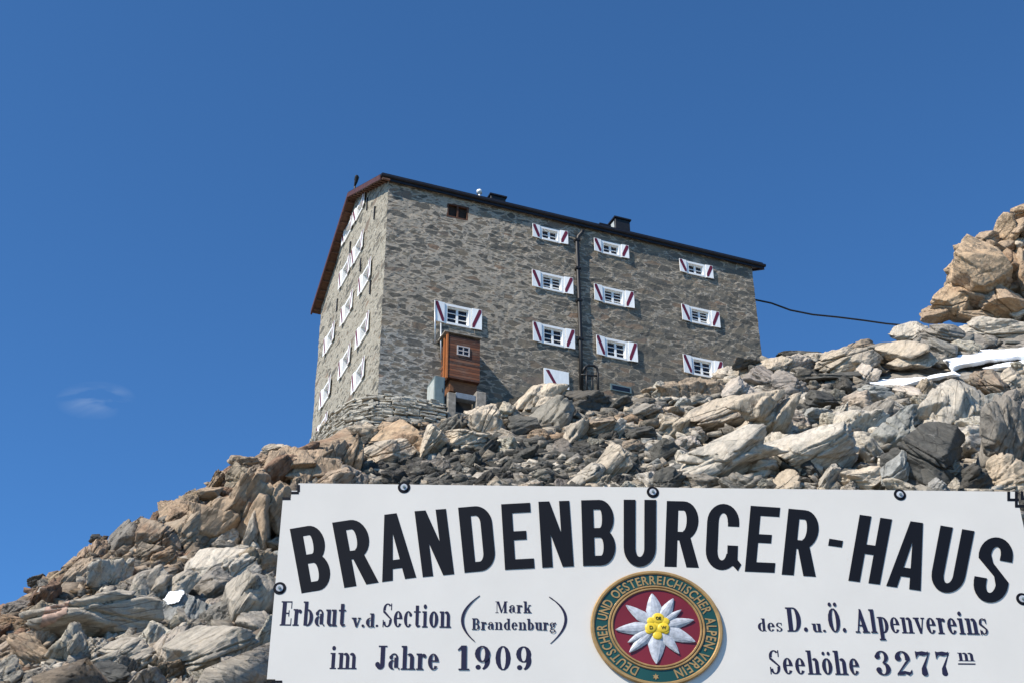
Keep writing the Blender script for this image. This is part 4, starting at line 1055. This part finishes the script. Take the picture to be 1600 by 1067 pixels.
# ------------------------------------------------------------------ the enamel sign in front
SY = 4.6
Q = ray(1020, 900); Q = Q * (SY / Q[1])
def sign_axes(th): return np.array([math.cos(th), math.sin(th), 0]), np.array([-math.sin(th), math.cos(th), 0])
def on_sign(px, py, th):
    a, n = sign_axes(th); r = ray(px, py); P = r * ((Q @ n) / (r @ n)) - Q
    return float(P @ a), float(P[2])
lo, hi = -.3, .3
for _ in range(60):
    md = (lo + hi) / 2
    if on_sign(465, 755, md)[1] > on_sign(1575, 768, md)[1]: lo = md
    else: hi = md
flo = on_sign(465, 755, lo)[1] - on_sign(1575, 768, lo)[1]
TH = min(np.linspace(-.3, .3, 1201), key=lambda t: abs(on_sign(465, 755, t)[1] - on_sign(1575, 768, t)[1]))
SA, SN = sign_axes(TH)
def S(px, py): return on_sign(px, py, TH)
sign = empty('sign', tuple(Q), label='large white enamel sign with arched black lettering and round flower emblem', cat='sign')
sign.rotation_euler = (0, 0, TH)          # local x along the sign, z up, -y towards the camera
def enamel(name, col, rough=.22, var=.04, spec=.4):
    m, nt, b = newmat(name); b.inputs['Specular IOR Level'].default_value = spec; N = NT(nt); f, _ = N.noise(N.coord(), 3, 5, .6); g, _ = N.noise(N.coord(), 60, 3)
    k = N.maprange(f, .3, .7, 1 - var, 1 + var); cc = N.vmath('SCALE', tuple(col)); N.put(cc.node.inputs['Scale'], k)
    N.put(b.inputs['Base Color'], cc); b.inputs['Roughness'].default_value = rough
    N.put(b.inputs['Normal'], N.bump(N.math('ADD', f, N.math('MULTIPLY', g, .03)), .05, .02)); return m
M_EN = enamel('white_enamel', (.635, .60, .545), .25, .035); M_INK = enamel('black_enamel', (.006, .007, .011), .6, spec=.12); M_INK2 = enamel('blue_black_enamel', (.018, .018, .045), .6, spec=.15)
M_GOLD = simple('aged_gold_paint', (.42, .255, .10), .4, metal=.35, var=.2, scale=30); M_GREEN = enamel('dark_green_enamel', (.012, .058, .05), .3, .2); M_CRIM = enamel('crimson_enamel', (.16, .013, .02), .35, .2)
M_SILV = simple('silver_white_paint', (.42, .435, .47), .4, var=.3, scale=60, bump=.12); M_YEL = simple('yellow_paint', (.72, .50, .03), .4, var=.12, scale=40)
x0, zt0 = S(437, 770); xL = (S(437, 771)[0] + S(423, 1060)[0]) / 2; zT = S(900, 759.5)[1]; xR = S(1616, 900)[0]; zB = S(900, 1090)[1]
n1 = (S(447, 771)[0], S(447, 771)[1]);
sx = [S(437, 777)[0], S(454.5, 777)[0], S(465.5, 766)[0]]; sz = [S(440, 777)[1], S(455, 766)[1], zT]
wL = sx[1] - xL; wL2 = sx[2] - xL; d1 = zT - sz[0]; d2 = zT - sz[1]
def notch(mx, mz):
    """stepped corner, as offsets from the corner"""
    return
P = [(xL, zT - d1), (xL + wL, zT - d1), (xL + wL, zT - d2), (xL + wL2, zT - d2), (xL + wL2, zT),
     (xR, zT), (xR, zB + 0), (xL + wL2, zB), (xL + wL2, zB + d2), (xL + wL, zB + d2), (xL + wL, zB + d1), (xL, zB + d1)]
m = MB(); m.prism(P, 0, .004, lambda x, z, y: (x, y, z)); m.build('panel', M_EN, sign)
m = MB(); m.box(xL + .05, xR - .05, .006, .03, zB + .05, zT - .05); m.build('backing_board', M_WOOD, sign)
gz_ = float(zt([Q[0]], [Q[1]])[0]) - Q[2] - .4
for fx in (.2, .8):
    x = xL + (xR - xL) * fx; m = MB(); m.box(x - .04, x + .04, .032, .112, gz_, zT - .05); m.build('post', M_WOOD, sign)

class Ink(MB):
    """flat raised lettering; every stroke sits a hair above the last so none share a plane"""
    lvl = 0
    def flat(s, pts, f, base=-.0007):
        s.lvl += 1; y = base - .00006 * (s.lvl % 40); n = len(pts)
        ar = sum(pts[i - 1][0] * pts[i][1] - pts[i][0] * pts[i - 1][1] for i in range(n))
        q = [f(*p) for p in (pts if ar > 0 else pts[::-1])]
        s.add([(a, y, b) for a, b in q] + [(a, .0005, b) for a, b in q], [tuple(range(n))] + [(i, n + i, n + (i + 1) % n, (i + 1) % n) for i in range(n)])
    def ring(s, cx, cy, rx, ry, tx, ty, a0, a1, f, n=14, base=-.0007):
        s.lvl += 1; y = base - .00006 * (s.lvl % 40); V = []
        for i in range(n + 1):
            a = R_(a0 + (a1 - a0) * i / n); c, q = math.cos(a), math.sin(a)
            V.append(f(cx + rx * c, cy + ry * q)); V.append(f(cx + (rx - tx) * c, cy + (ry - ty) * q))
        s.add([(a, y, b) for a, b in V], [(2 * i, 2 * i + 2, 2 * i + 3, 2 * i + 1) for i in range(n)])
def rect(x0, y0, x1, y1): return ('P', [(x0, y0), (x1, y0), (x1, y1), (x0, y1)])
def poly(*p): return ('P', list(p))
def arc(cx, cy, rx, ry, tx, ty, a0, a1): return ('A', cx, cy, rx, ry, tx, ty, a0, a1)
def dot(cx, cy, rx, ry=None):
    ry = ry or rx; return ('P', [(cx + rx * math.cos(k * math.pi / 8), cy + ry * math.sin(k * math.pi / 8)) for k in range(16)])
def draw(ink, prims, f, base=-.0007):
    for p in prims:
        if p[0] == 'P': ink.flat(p[1], f, base)
        else: ink.ring(*p[1:], f, base=base)
# --- heavy condensed capitals, unit box
SW, HW = .36, .145
TG = {
 'B': [rect(0, 0, SW, 1), rect(SW, 1 - HW, .55, 1), rect(SW, .5 - .075, .58, .5 + .065), rect(SW, 0, .55, HW), arc(.55, .7125, .43, .2875, .36, HW, -90, 90), arc(.55, .2825, .45, .2825, .36, HW, -90, 90)],
 'R': [rect(0, 0, SW, 1), rect(SW, 1 - HW, .52, 1), rect(SW, .40, .55, .53), arc(.52, .70, .46, .30, .36, HW, -90, 90), poly((.40, .42), (.74, .46), (1.02, 0), (.65, 0))],
 'A': [poly((0, 0), (.31, 0), (.52, .78), (.52, 1), (.33, 1)), poly((1, 0), (.67, 0), (.48, .78), (.48, 1), (.69, 1)), rect(.25, .17, .75, .30)],
 'N': [rect(0, 0, .33, 1), rect(.67, 0, 1, 1), poly((.0, 1), (.35, 1), (1, 0), (.65, 0))],
 'D': [rect(0, 0, SW, 1), rect(SW, 1 - HW, .5, 1), rect(SW, 0, .5, HW), arc(.5, .72, .5, .28, .36, HW, 0, 90), arc(.5, .28, .5, .28, .36, HW, -90, 0), rect(.64, .28, 1, .72)],
 'E': [rect(0, 0, SW, 1), rect(SW, 1 - HW, 1, 1), rect(SW, .44, .80, .57), rect(SW, 0, 1, HW)],
 'U': [rect(0, .27, SW, 1), rect(1 - SW, .27, 1, 1), arc(.5, .27, .5, .28, SW, HW, 180, 360)],
 'G': [rect(0, .28, SW, .72), arc(.5, .72, .5, .285, .36, HW, 0, 180), rect(.65, .66, 1, .725), arc(.5, .28, .5, .285, .36, HW, 180, 345), rect(.66, .10, .98, .37), poly((.72, .08), (.98, .16), (1.1, .09), (1.0, -.01), (.86, .06))],
 'H': [rect(0, 0, SW, 1), rect(1 - SW, 0, 1, 1), rect(SW, .425, 1 - SW, .565)],
 'S': [arc(.5, .72, .5, .285, .36, HW, 0, 180), rect(.64, .66, 1, .725), poly((0, .72), (.36, .72), (.46, .60), (1.0, .34), (1, .28), (.64, .28), (.56, .40), (.02, .64)), arc(.5, .28, .5, .285, .36, HW, 180, 360), rect(0, .275, .36, .35)],
 '-': [rect(0, 0, 1, 1)]}
def z2(x, y): return 400 + x / 3.2625, 740 + y / 3.2625
def z3(x, y): return 760 + x / 3.2636, 740 + y / 3.2636
def z4(x, y): return 1160 + x / 3.2636, 740 + y / 3.2636
TITLE = [('B', z2, (172, 280), (338, 252), (232, 608), (392, 582)), ('R', z2, (388, 248), (560, 222), (450, 580), (622, 553)), ('A', z2, (597, 215), (770, 193), (643, 550), (817, 527)),
         ('N', z2, (808, 190), (968, 178), (850, 525), (1010, 510)), ('D', z2, (1030, 172), (1195, 158), (1063, 503), (1226, 488)),
         ('E', z3, (75, 155), (222, 147), (95, 488), (245, 480)), ('N', z3, (265, 142), (422, 137), (285, 477), (445, 470)), ('B', z3, (483, 135), (648, 131), (493, 468), (661, 465)), ('U', z3, (700, 132), (865, 133), (700, 470), (863, 470)),
         ('R', z3, (920, 137), (1087, 141), (908, 472), (1080, 478)), ('G', z3, (1130, 150), (1292, 158), (1114, 484), (1282, 492)), ('E', z4, (42, 162), (192, 172), (12, 497), (163, 503)), ('R', z4, (235, 177), (400, 192), (200, 512), (370, 523)),
         ('-', z4, (443, 330), (512, 341), (437, 364), (506, 374)), ('H', z4, (598, 208), (762, 232), (540, 543), (700, 563)), ('A', z4, (799, 233), (974, 258), (733, 570), (908, 595)), ('U', z4, (1010, 263), (1182, 292), (948, 590), (1118, 614)), ('S', z4, (1222, 310), (1392, 343), (1162, 638), (1338, 668))]
ink = Ink()
for ch, zf, tl, tr, bl, br in TITLE:
    q = [S(*zf(*p)) for p in (bl, br, tl, tr)]
    f = lambda x, y, q=q: tuple(q[0][i] * (1 - x) * (1 - y) + q[1][i] * x * (1 - y) + q[2][i] * (1 - x) * y + q[3][i] * x * y for i in (0, 1))
    draw(ink, TG[ch], f)
ink.build('lettering', M_INK, sign, label='large arched black house name')
# --- bold condensed serif letters: width, strokes (cap height 1, x height .68)
h = .05; X = .68
def stem(x, w, y0, y1, top=True, bot=True, sl=.07):
    o = [rect(x, y0, x + w, y1)]
    if bot: o.append(rect(x - sl, y0, x + w + sl, y0 + h))
    if top: o.append(rect(x - sl, y1 - h, x + .02, y1))
    return o
def oval(cx, cy, rx, ry, t=.19): return [arc(cx, cy, rx, ry, t, .06, 0, 360)]
G = {
 'E': (.60, stem(.07, .22, 0, 1, False) + [rect(0, 1 - h, .58, 1), rect(.02, 0, .6, h), rect(.54, .70, .58, 1), rect(.56, 0, .6, .3), rect(.29, .48, .44, .53), rect(.42, .38, .46, .63)]),
 'r': (.44, stem(.06, .19, 0, X) + [arc(.33, .50, .12, .17, .06, .07, 60, 170), dot(.37, .58, .075)]),
 'b': (.54, stem(.05, .18, .02, 1, True, False) + [arc(.25, .335, .29, .345, .19, .06, -120, 120)]),
 'a': (.52, [rect(.28, .08, .46, .5), arc(.27, .49, .19, .19, .1, .055, 0, 175), dot(.13, .51, .085, .08), arc(.23, .2, .22, .2, .18, .05, 80, 285), arc(.5, .1, .06, .1, .04, .05, 180, 330)]),
 'u': (.58, stem(.06, .18, .16, X, True, False) + stem(.36, .18, 0, X, True, False) + [arc(.24, .18, .18, .18, .18, .07, 180, 320), rect(.54, 0, .6, h)]),
 't': (.40, [rect(.1, .14, .28, .92), rect(0, X - h, .38, X), arc(.26, .15, .16, .15, .15, .06, 180, 330)]),
 'v': (.54, [poly((.02, X), (.22, X), (.35, .12), (.31, 0), (.24, 0)), poly((.29, 0), (.34, .0), (.52, X), (.46, X)), rect(-.03, X - h, .28, X), rect(.38, X - h, .57, X)]),
 '.': (.18, [dot(.09, .09, .09)]),
 'd': (.56, stem(.33, .18, .02, 1, True, False) + [arc(.3, .335, .29, .345, .19, .06, 60, 300), rect(.49, 0, .57, h)]),
 'S': (.56, [arc(.28, .74, .26, .26, .15, .05, 40, 190), poly((.02, .72), (.16, .66), (.54, .34), (.54, .24), (.4, .36), (.03, .62)), arc(.28, .27, .26, .27, .15, .05, 190, 370), rect(.47, .72, .52, 1), rect(.02, 0, .07, .3)]),
 'e': (.50, [arc(.25, .34, .25, .345, .18, .05, 0, 325), rect(.1, .35, .5, .4)]),
 'c': (.48, [arc(.25, .34, .25, .345, .18, .05, 45, 320), dot(.38, .53, .08)]),
 'i': (.32, stem(.07, .18, 0, X) + [dot(.16, .88, .095)]),
 'o': (.52, oval(.26, .34, .26, .345)),
 'n': (.62, stem(.06, .18, 0, X) + stem(.40, .18, 0, .5, False) + [arc(.40, .48, .18, .205, .18, .07, 0, 140)]),
 'M': (.92, [rect(.1, 0, .14, 1), rect(0, 0, .24, h), rect(0, .95, .2, 1), poly((.1, 1), (.28, 1), (.5, .2), (.42, 0)), poly((.43, 0), (.48, 0), (.76, 1), (.7, 1)), rect(.66, 0, .84, 1), rect(.6, 0, .92, h), rect(.72, .95, .92, 1)]),
 'k': (.58, stem(.06, .17, 0, 1) + [poly((.2, .26), (.26, .26), (.5, X), (.44, X)), poly((.26, .36), (.38, .46), (.56, 0), (.38, 0)), rect(.36, X - h, .56, X), rect(.32, 0, .6, h)]),
 'B': (.66, stem(.07, .18, 0, 1, True) + [rect(.2, .95, .36, 1), rect(.2, .48, .38, .53), rect(.2, 0, .38, .05), arc(.36, .75, .22, .25, .17, .05, -90, 90), arc(.38, .26, .25, .265, .18, .05, -90, 90)]),
 'g': (.54, oval(.23, .45, .21, .23, .14) + [arc(.25, -.08, .25, .17, .1, .07, 0, 360), poly((.08, .12), (.2, .2), (.2, .26), (.06, .18)), dot(.47, .62, .07)]),
 'm': (.94, stem(.06, .18, 0, X) + stem(.39, .17, 0, .5, False) + stem(.71, .17, 0, .5, False) + [arc(.38, .48, .18, .205, .17, .07, 0, 140), arc(.70, .48, .18, .205, .17, .07, 0, 140)]),
 'J': (.52, [rect(.24, .2, .44, 1), rect(.14, 1 - h, .54, 1), arc(.24, .2, .2, .2, .2, .07, 180, 360), dot(.12, .2, .11)]),
 'h': (.62, stem(.06, .18, 0, 1) + stem(.40, .18, 0, .5, False) + [arc(.40, .48, .18, .205, .18, .07, 0, 140)]),
 '1': (.44, stem(.13, .2, 0, 1, False, True, .1) + [poly((0, .84), (.0, .80), (.14, .86), (.14, 1))]),
 '9': (.58, [arc(.29, .66, .29, .34, .19, .055, 0, 360), arc(.24, .4, .34, .4, .19, .06, -75, 30), dot(.13, .12, .1)]),
 '0': (.58, [arc(.29, .5, .29, .51, .19, .055, 0, 360)]),
 's': (.42, [arc(.21, .5, .2, .19, .12, .045, 40, 190), poly((.01, .5), (.12, .46), (.41, .22), (.41, .15), (.3, .24), (.02, .42)), arc(.21, .19, .2, .19, .12, .045, 190, 370), rect(.35, .48, .39, X), rect(.02, 0, .06, .2)]),
 'D': (.68, stem(.07, .2, 0, 1, True) + [rect(.2, .95, .36, 1), rect(.2, 0, .36, .05), arc(.34, .5, .33, .5, .21, .05, -90, 90)]),
 'O': (.62, [arc(.31, .5, .31, .51, .21, .05, 0, 360)]),
 'A': (.74, [poly((.1, 0), (.15, 0), (.38, .85), (.35, 1), (.33, 1)), poly((.31, 1), (.4, 1), (.67, 0), (.44, 0), (.32, .7)), rect(.2, .28, .5, .33), rect(0, 0, .24, h), rect(.38, 0, .74, h)]),
 'l': (.32, stem(.07, .18, 0, 1)),
 'p': (.56, stem(.06, .18, -.3, X) + [arc(.27, .335, .29, .345, .19, .06, -120, 120)]),
 '3': (.56, [arc(.27, .75, .24, .25, .15, .05, -80, 170), dot(.11, .76, .1), arc(.27, .26, .28, .27, .18, .05, 190, 450), dot(.11, .22, .1)]),
 '2': (.58, [arc(.28, .70, .28, .30, .18, .05, -20, 180), dot(.12, .70, .11), poly((.55, .64), (.38, .56), (.02, .06), (.02, 0), (.1, .1)), arc(.17, .02, .16, .14, .06, .14, 20, 160), poly((.1, .14), (.3, .1), (.46, 0), (.58, .1), (.58, .24), (.5, .13), (.3, .18))]),
 '7': (.56, [poly((.02, 1), (.02, .70), (.08, .8), (.14, .86), (.3, .82), (.5, .88), (.5, 1), (.44, .96), (.28, 1.0), (.1, .97)), poly((.5, .9), (.56, .98), (.34, .4), (.38, .08), (.26, -.0), (.16, .08), (.18, .3)), dot(.27, .1, .11)])}
G['ö'] = (.52, G['o'][1] + [dot(.13, .88, .075), dot(.39, .88, .075)]); G['Ö'] = (.62, G['O'][1] + [dot(.17, 1.17, .085), dot(.45, 1.17, .085)])
def text(ink, s, x0, x1, y0, y1, cap, gap=.09, base=-.0007):
    ws = [G[c][0] if c != ' ' else .3 for c in s]; tot = sum(ws) + gap * (len(s) - 1)
    A_, B_ = S(x0, y0), S(x1, y1); up = S(x0, y0 - cap)[1] - A_[1]; t = 0
    for c, w in zip(s, ws):
        if c != ' ':
            def f(x, y, t=t):
                k = (t + x) / tot; return (A_[0] + (B_[0] - A_[0]) * k, A_[1] + (B_[1] - A_[1]) * k + up * y)
            draw(ink, G[c][1], f, base)
        t += w + gap
def brace(ink, p0, p1, p2, w):
    n = 16; a, b, c = (np.array(S(*p)) for p in (p0, p1, p2)); m_ = 2 * b - (a + c) / 2; out_, in_ = [], []
    wpx = abs(S(900 + w, 965)[0] - S(900, 965)[0])
    for i in range(n + 1):
        t = i / n; p = a * (1 - t) ** 2 + 2 * m_ * t * (1 - t) + c * t * t; d = -2 * a * (1 - t) + 2 * m_ * (1 - 2 * t) + 2 * c * t; d /= np.linalg.norm(d); q = np.array([-d[1], d[0]]); k = (.22 + .78 * math.sin(math.pi * t) ** 1.2) * wpx / 2
        out_.append(p + q * k); in_.append(p - q * k)
    for i in range(n): ink.flat([tuple(out_[i]), tuple(in_[i]), tuple(in_[i + 1]), tuple(out_[i + 1])], lambda x, y: (x, y))
def line(label, *items):
    k = Ink()
    for it in items:
        if it[0] == '(': brace(k, *it[1:])
        else: text(k, *it)
    return k.build('lettering', M_INK2, sign, label=label)
line('upper left line of serif lettering with a bracketed name', ('Erbaut', 437, 539.5, 976.5, 978, 38), ('v.d.', 549.5, 591, 978.8, 979, 21), ('Section', 597, 703.5, 979, 980, 37),
     ('(', (749.5, 930), (722.5, 965.5), (741.5, 1001.5), 4.4), ('Mark', 774, 830, 957, 957, 18), ('Brandenburg', 737.3, 868.8, 983, 984, 17.5), ('(', (858, 932), (884, 966), (860, 1005), -4.4))
line('lower left line of serif lettering with the year', ('im', 515, 556.5, 1044.5, 1044.7, 37), ('Jahre', 585.5, 685, 1045, 1046, 37), ('1909', 715, 830.5, 1046, 1047, 38, .2))
line('upper right line of serif lettering', ('des', 1184.5, 1223, 985.5, 986, 20), ('D.', 1230.5, 1262.5, 986, 986.3, 37.7), ('u.', 1269.5, 1290.5, 986.6, 986.8, 19), ('Ö.', 1296, 1322.5, 987, 987.2, 37), ('Alpenvereins', 1337, 1544.5, 987.5, 991, 36.5))
k_ = line('lower right line of serif lettering with the altitude', ('Seehöhe', 1203.5, 1343.8, 1052.5, 1053.8, 37.5, .12), ('3277', 1370, 1489.5, 1054, 1055.5, 38, .2), ('m', 1498, 1523, 1032, 1032.3, 19))
ink = Ink(); ink.flat([S(1497, 1037.6), S(1524, 1037.9), S(1524, 1035.8), S(1497, 1035.5)], lambda x, y: (x, y)); ink.build('underline', M_INK2, sign)
# bolts in black rings
def disc(cx, cz, rx, rz, y0, y1, n=24): return [(cx + rx * math.cos(2 * math.pi * k / n), cz + rz * math.sin(2 * math.pi * k / n)) for k in range(n)]
pxm = S(901, 900)[0] - S(900, 900)[0]
for x, y in ((631.3, 761), (1020, 768.5), (1406, 772.5), (437, 918.5), (1597.5, 935.5)):
    c = S(x, y); r = 10 * pxm; xy = lambda a, b, y_: (a, y_, b)
    m = MB(); m.prism(disc(*c, r, r, 0, 0), -.0014, .0002, xy); bo = m.build('bolt_ring', M_INK, sign)
    m = MB(); m.prism(disc(*c, r * .56, r * .56, 0, 0), -.005, -.0016, xy); m.build('washer', M_SILV, bo, bevel=.0006)
    m = MB(); m.prism(disc(*c, r * .24, r * .24, 0, 0, 6), -.010, -.0055, xy); m.build('bolt', M_ZINC, bo, bevel=.0008)
# black corner ornaments
b = 2.6
def bars(L):
    k = Ink()
    for (xa, ya, xb, yb, w) in L:
        if abs(xa - xb) > abs(ya - yb): k.flat([S(xa, ya - w / 2), S(xb, yb - w / 2), S(xb, yb + w / 2), S(xa, ya + w / 2)], lambda x, y: (x, y))
        else: k.flat([S(xa - w / 2, ya), S(xa + w / 2, ya), S(xb + w / 2, yb), S(xb - w / 2, yb)], lambda x, y: (x, y))
    return k.build('corner_ornament', M_INK, sign)
bars([(441, 778.5, 454, 778.5, 4.2), (455, 769.5, 467, 769.5, 4), (466.5, 757, 466.5, 768, 4.2)])
bars([(1576, 767.5, 1576, 781.5, 4.5), (1574, 780.2, 1592, 780.4, 4.2), (1588, 767, 1588, 791, 4.5), (1586, 790, 1602, 790.4, 4.6), (1597, 767, 1597, 780, 4.2), (1595, 778.6, 1606, 778.8, 4)])
bars([(424, 1064.5, 441, 1064.5, 4), ])

# round emblem
ec = S(1025.7, 980.5); ea = (S(1130.5, 980.5)[0] - S(921, 980.5)[0]) / 2 * .985; eb = (S(1025, 890.8)[1] - S(1025, 1070.5)[1]) / 2
emb = empty('emblem', (ec[0], -.004, ec[1]), label=None); emb.parent = sign
def ering(name, r0, r1, y0, y1, mat, n=72, prof=None):
    m = MB(); prof = prof or [(r0, 0), (r0, y0), (r0 * .75 + r1 * .25, y1), (r0 * .25 + r1 * .75, y1), (r1, y0), (r1, 0)]
    V = []; F = []; q = len(prof)
    for k in range(n):
        a = 2 * math.pi * k / n
        V += [(ea * r * math.cos(a), y, eb * r * math.sin(a)) for r, y in prof]
    for k in range(n):
        for i in range(q - 1): F.append((k * q + i, k * q + i + 1, ((k + 1) % n) * q + i + 1, ((k + 1) % n) * q + i))
    m.add(V, F); return m.build(name, mat, emb, smooth=False)
ering('outer_rim', .935, 1.0, -.006, -.010, M_GOLD); ering('inner_rim', .70, .735, -.006, -.009, M_GOLD); ering('inner_rim', .655, .69, -.006, -.009, M_GOLD)
ering('green_band', .66, .95, 0, 0, M_GREEN, prof=[(.67, -.0045), (.95, -.0045)])
ering('crimson_field', .0, .68, 0, 0, M_CRIM, prof=[(.001, -.006), (.3, -.0055), (.68, -.004)])
pm = MB(); ecx, ecy = 715, 560
tips = [(690, 262, 120, .0), (880, 305, 95, .1), (945, 405, 60, .0), (1050, 495, 90, 0), (1048, 688, 115, 0), (897, 795, 80, 0), (690, 880, 120, 0), (458, 785, 85, 0), (448, 700, 70, 0), (345, 588, 105, 0), (448, 368, 90, 0)]
for i, (tx, ty, wd, _) in enumerate(tips):
    t = np.array([(tx - ecx) / 592, -(ty - ecy) / 510]); L = np.linalg.norm(t); d = t / L; q = np.array([-d[1], d[0]]); w = wd / 592 * .64; y0 = -.0075 - .0004 * (i % 3)
    rows = []
    for s_, ww, hh in ((.05, .5, .004), (.3, .85, .006), (.5, 1.0, .0065), (.72, .72, .0055), (.88, .42, .004), (1.0, .08, .001)):
        cpt = d * L * s_; rows.append([(cpt + q * w * ww * k, hh * (1 - abs(k)) + (.0016 if abs(k) == .45 else 0)) for k in (-1, -.45, 0, .45, 1)])
    V = [(ea * p[0], y0 - hgt, eb * p[1]) for r in rows for p, hgt in r]
    F = [(r * 5 + c, r * 5 + c + 1, (r + 1) * 5 + c + 1, (r + 1) * 5 + c) for r in range(5) for c in range(4)]
    pm.add(V, F)
fl = pm.build('edelweiss', M_SILV, emb)
ym = MB()
def ball(mb, x, y, r, y0, dome):
    n = 16; prof = [(r, 0), (r * .92, dome * .55), (r * .7, dome * .9), (.0001, dome)]
    V = [(ea * (x + rr_ * math.cos(2 * math.pi * k / n)), y0 - hh, eb * (y + rr_ * math.sin(2 * math.pi * k / n))) for rr_, hh in prof for k in range(n)]
    mb.add(V, [(i * n + k, i * n + (k + 1) % n, (i + 1) * n + (k + 1) % n, (i + 1) * n + k) for i in range(3) for k in range(n)])
for x, y, r, z in ((665, 512, 40, -.0124), (790, 515, 42, -.0124), (640, 600, 34, -.0124), (790, 600, 34, -.0124), (715, 640, 44, -.0124), (715, 560, 88, -.0116), (730, 490, 58, -.0135), (660, 573, 55, -.0138), (772, 573, 55, -.0141)):
    ball(ym, (x - ecx) / 592, -(y - ecy) / 510, r / 592, z, .0045)
ym.build('flower_centre', M_YEL, emb, smooth=True)
# ring lettering from the built-in type
_glyph = {}
def fontmesh(ch):
    if ch not in _glyph:
        cu = bpy.data.curves.new('t', 'FONT'); cu.body = ch; cu.align_x = 'CENTER'; cu.extrude = .04; cu.offset = .018; cu.resolution_u = 3
        ob = bpy.data.objects.new('t', cu); COL.objects.link(ob); bpy.context.view_layer.update()
        me = bpy.data.meshes.new_from_object(ob.evaluated_get(bpy.context.evaluated_depsgraph_get()))
        _glyph[ch] = (np.array([v.co[:] for v in me.vertices]), [tuple(p.vertices) for p in me.polygons]); xs_ = _glyph[ch][0][:, 0]
        COL.objects.unlink(ob); bpy.data.objects.remove(ob); bpy.data.meshes.remove(me)
    return _glyph[ch]
RT = 'DEUTSCHER UND OESTERREICHISCHER ALPEN-VEREIN'
def adv(c): return .38 if c == ' ' else .36 if c == 'I' else .5 if c == '-' else np.ptp(fontmesh(c)[0][:, 0]) + .13
tot = sum(adv(c) for c in RT); a = 247.5; span = 247.5 + 74.5; lm = MB(); hgt = .150
for c in RT:
    da = adv(c) / tot * span; am = R_(a - da / 2); a -= da
    if c == ' ': continue
    V, F = fontmesh(c); mx_ = (V[:, 0].max() + V[:, 0].min()) / 2; ht = V[:, 1].max() if c != '-' else .7
    wsc = R_(span) * .83 / tot
    out_ = []
    for x, y, z in V:
        r = .757 + y * hgt / .7; off = (x - mx_) * wsc
        X_ = r * math.cos(am) + off * math.sin(am); Y_ = r * math.sin(am) - off * math.cos(am)
        out_.append((ea * X_, -.0048 - (z + .04) * .02, eb * Y_))
    lm.add(out_, F)
lm.build('lettering', M_GOLD, emb)
sm = MB(); sc_ = (-.06, -.845)
sm.prism([(ea * (sc_[0] + (.05 if k % 2 == 0 else .026) * math.cos(k * math.pi / 6 + math.pi / 2)), eb * (sc_[1] + (.055 if k % 2 == 0 else .028) * math.sin(k * math.pi / 6 + math.pi / 2))) for k in range(12)], -.0065, -.004, lambda x, z, y: (x, y, z))
sm.build('star', M_GOLD, emb)
cl = MB()
for s_, x, y, sc_ in (('O', 719, 490, .072), ('E', 744, 490, .072), ('D', 660, 573, .085), ('W', 772, 573, .08)):
    V, F = fontmesh(s_); mx_ = (V[:, 0].max() + V[:, 0].min()) / 2
    cl.add([(ea * ((x - ecx) / 592 + (p - mx_) * sc_ * .9), -.0190 - zz * .012, eb * (-(y - ecy) / 510 + (q - .35) * sc_)) for p, q, zz in V], F)
cl.build('lettering', M_INK, emb)

# ------------------------------------------------------------------ marks lying on the rock surfaces themselves
bpy.context.view_layer.update()
_dg = bpy.context.evaluated_depsgraph_get()
def on_rock(px, py):
    d = ray(px, py); d = Vector(d / np.linalg.norm(d)); ok, loc, nor, _, ob, _ = scn.ray_cast(_dg, Vector((0, 0, 0)), d)
    return (np.array(loc), np.array(nor), ob.original if ob else None) if ok else (None, None, None)
def decal(name, poly, off, mat, only=None, seed=1, st=1.2, **k):
    poly = np.array(poly, float); c = poly.mean(0); idx = {}; V = []; F = []
    xs_ = np.arange(poly[:, 0].min() - 2, poly[:, 0].max() + 2, st); ys_ = np.arange(poly[:, 1].min() - 2, poly[:, 1].max() + 2, st)
    for j, y in enumerate(ys_):
        for i, x in enumerate(xs_):
            e = 1e9
            for q in range(len(poly)):
                a, b_ = poly[q - 1], poly[q]; t = b_ - a; e = min(e, (t[0] * (y - a[1]) - t[1] * (x - a[0])) / np.linalg.norm(t))
            if e + 1.6 * vnoise(np.array([[x * .22, y * .22, seed]]), 3)[0] < 0: continue
            P, nr, ob = on_rock(x, y)
            if P is None or (only and ob.name != only.name): continue
            idx[i, j] = len(V); V.append(P + nr * off - P / np.linalg.norm(P) * off)
    for (i, j) in list(idx):
        q = [(i, j), (i, j + 1), (i + 1, j + 1), (i + 1, j)]
        if all(t in idx for t in q):
            pts = np.array([V[idx[t]] for t in q])
            if np.ptp(np.linalg.norm(pts, axis=1)) < .6: F.append([idx[t] for t in q])
    if not F: return None
    me = np_mesh(name, V, F, True); o = link(name, me, mat, None, **k)
    if only:
        o.parent = only; o.matrix_parent_inverse = only.matrix_world.inverted()
    return o
slab = next(o for o in COL.objects if str(o.get('label', '')).startswith('big flat grey slab'))
M_MARK = simple('faded_red_trail_paint', (.36, .245, .19), .85, var=.4, scale=7, bump=.4)
mk = decal('paint_mark', [(72, 938), (112, 934), (104, 958), (84, 974), (62, 980)], .012, M_MARK, slab, 4)
decal('snow_patch', [(256, 938), (266, 926), (285, 920), (288, 928), (281, 942), (262, 945)], .05, M_SNOW, None, 9, label='small bright snow remnant on the rocks right of the flat slab', cat='snow patch', group='snow patches on the slope')
print('MARK', bool(mk))
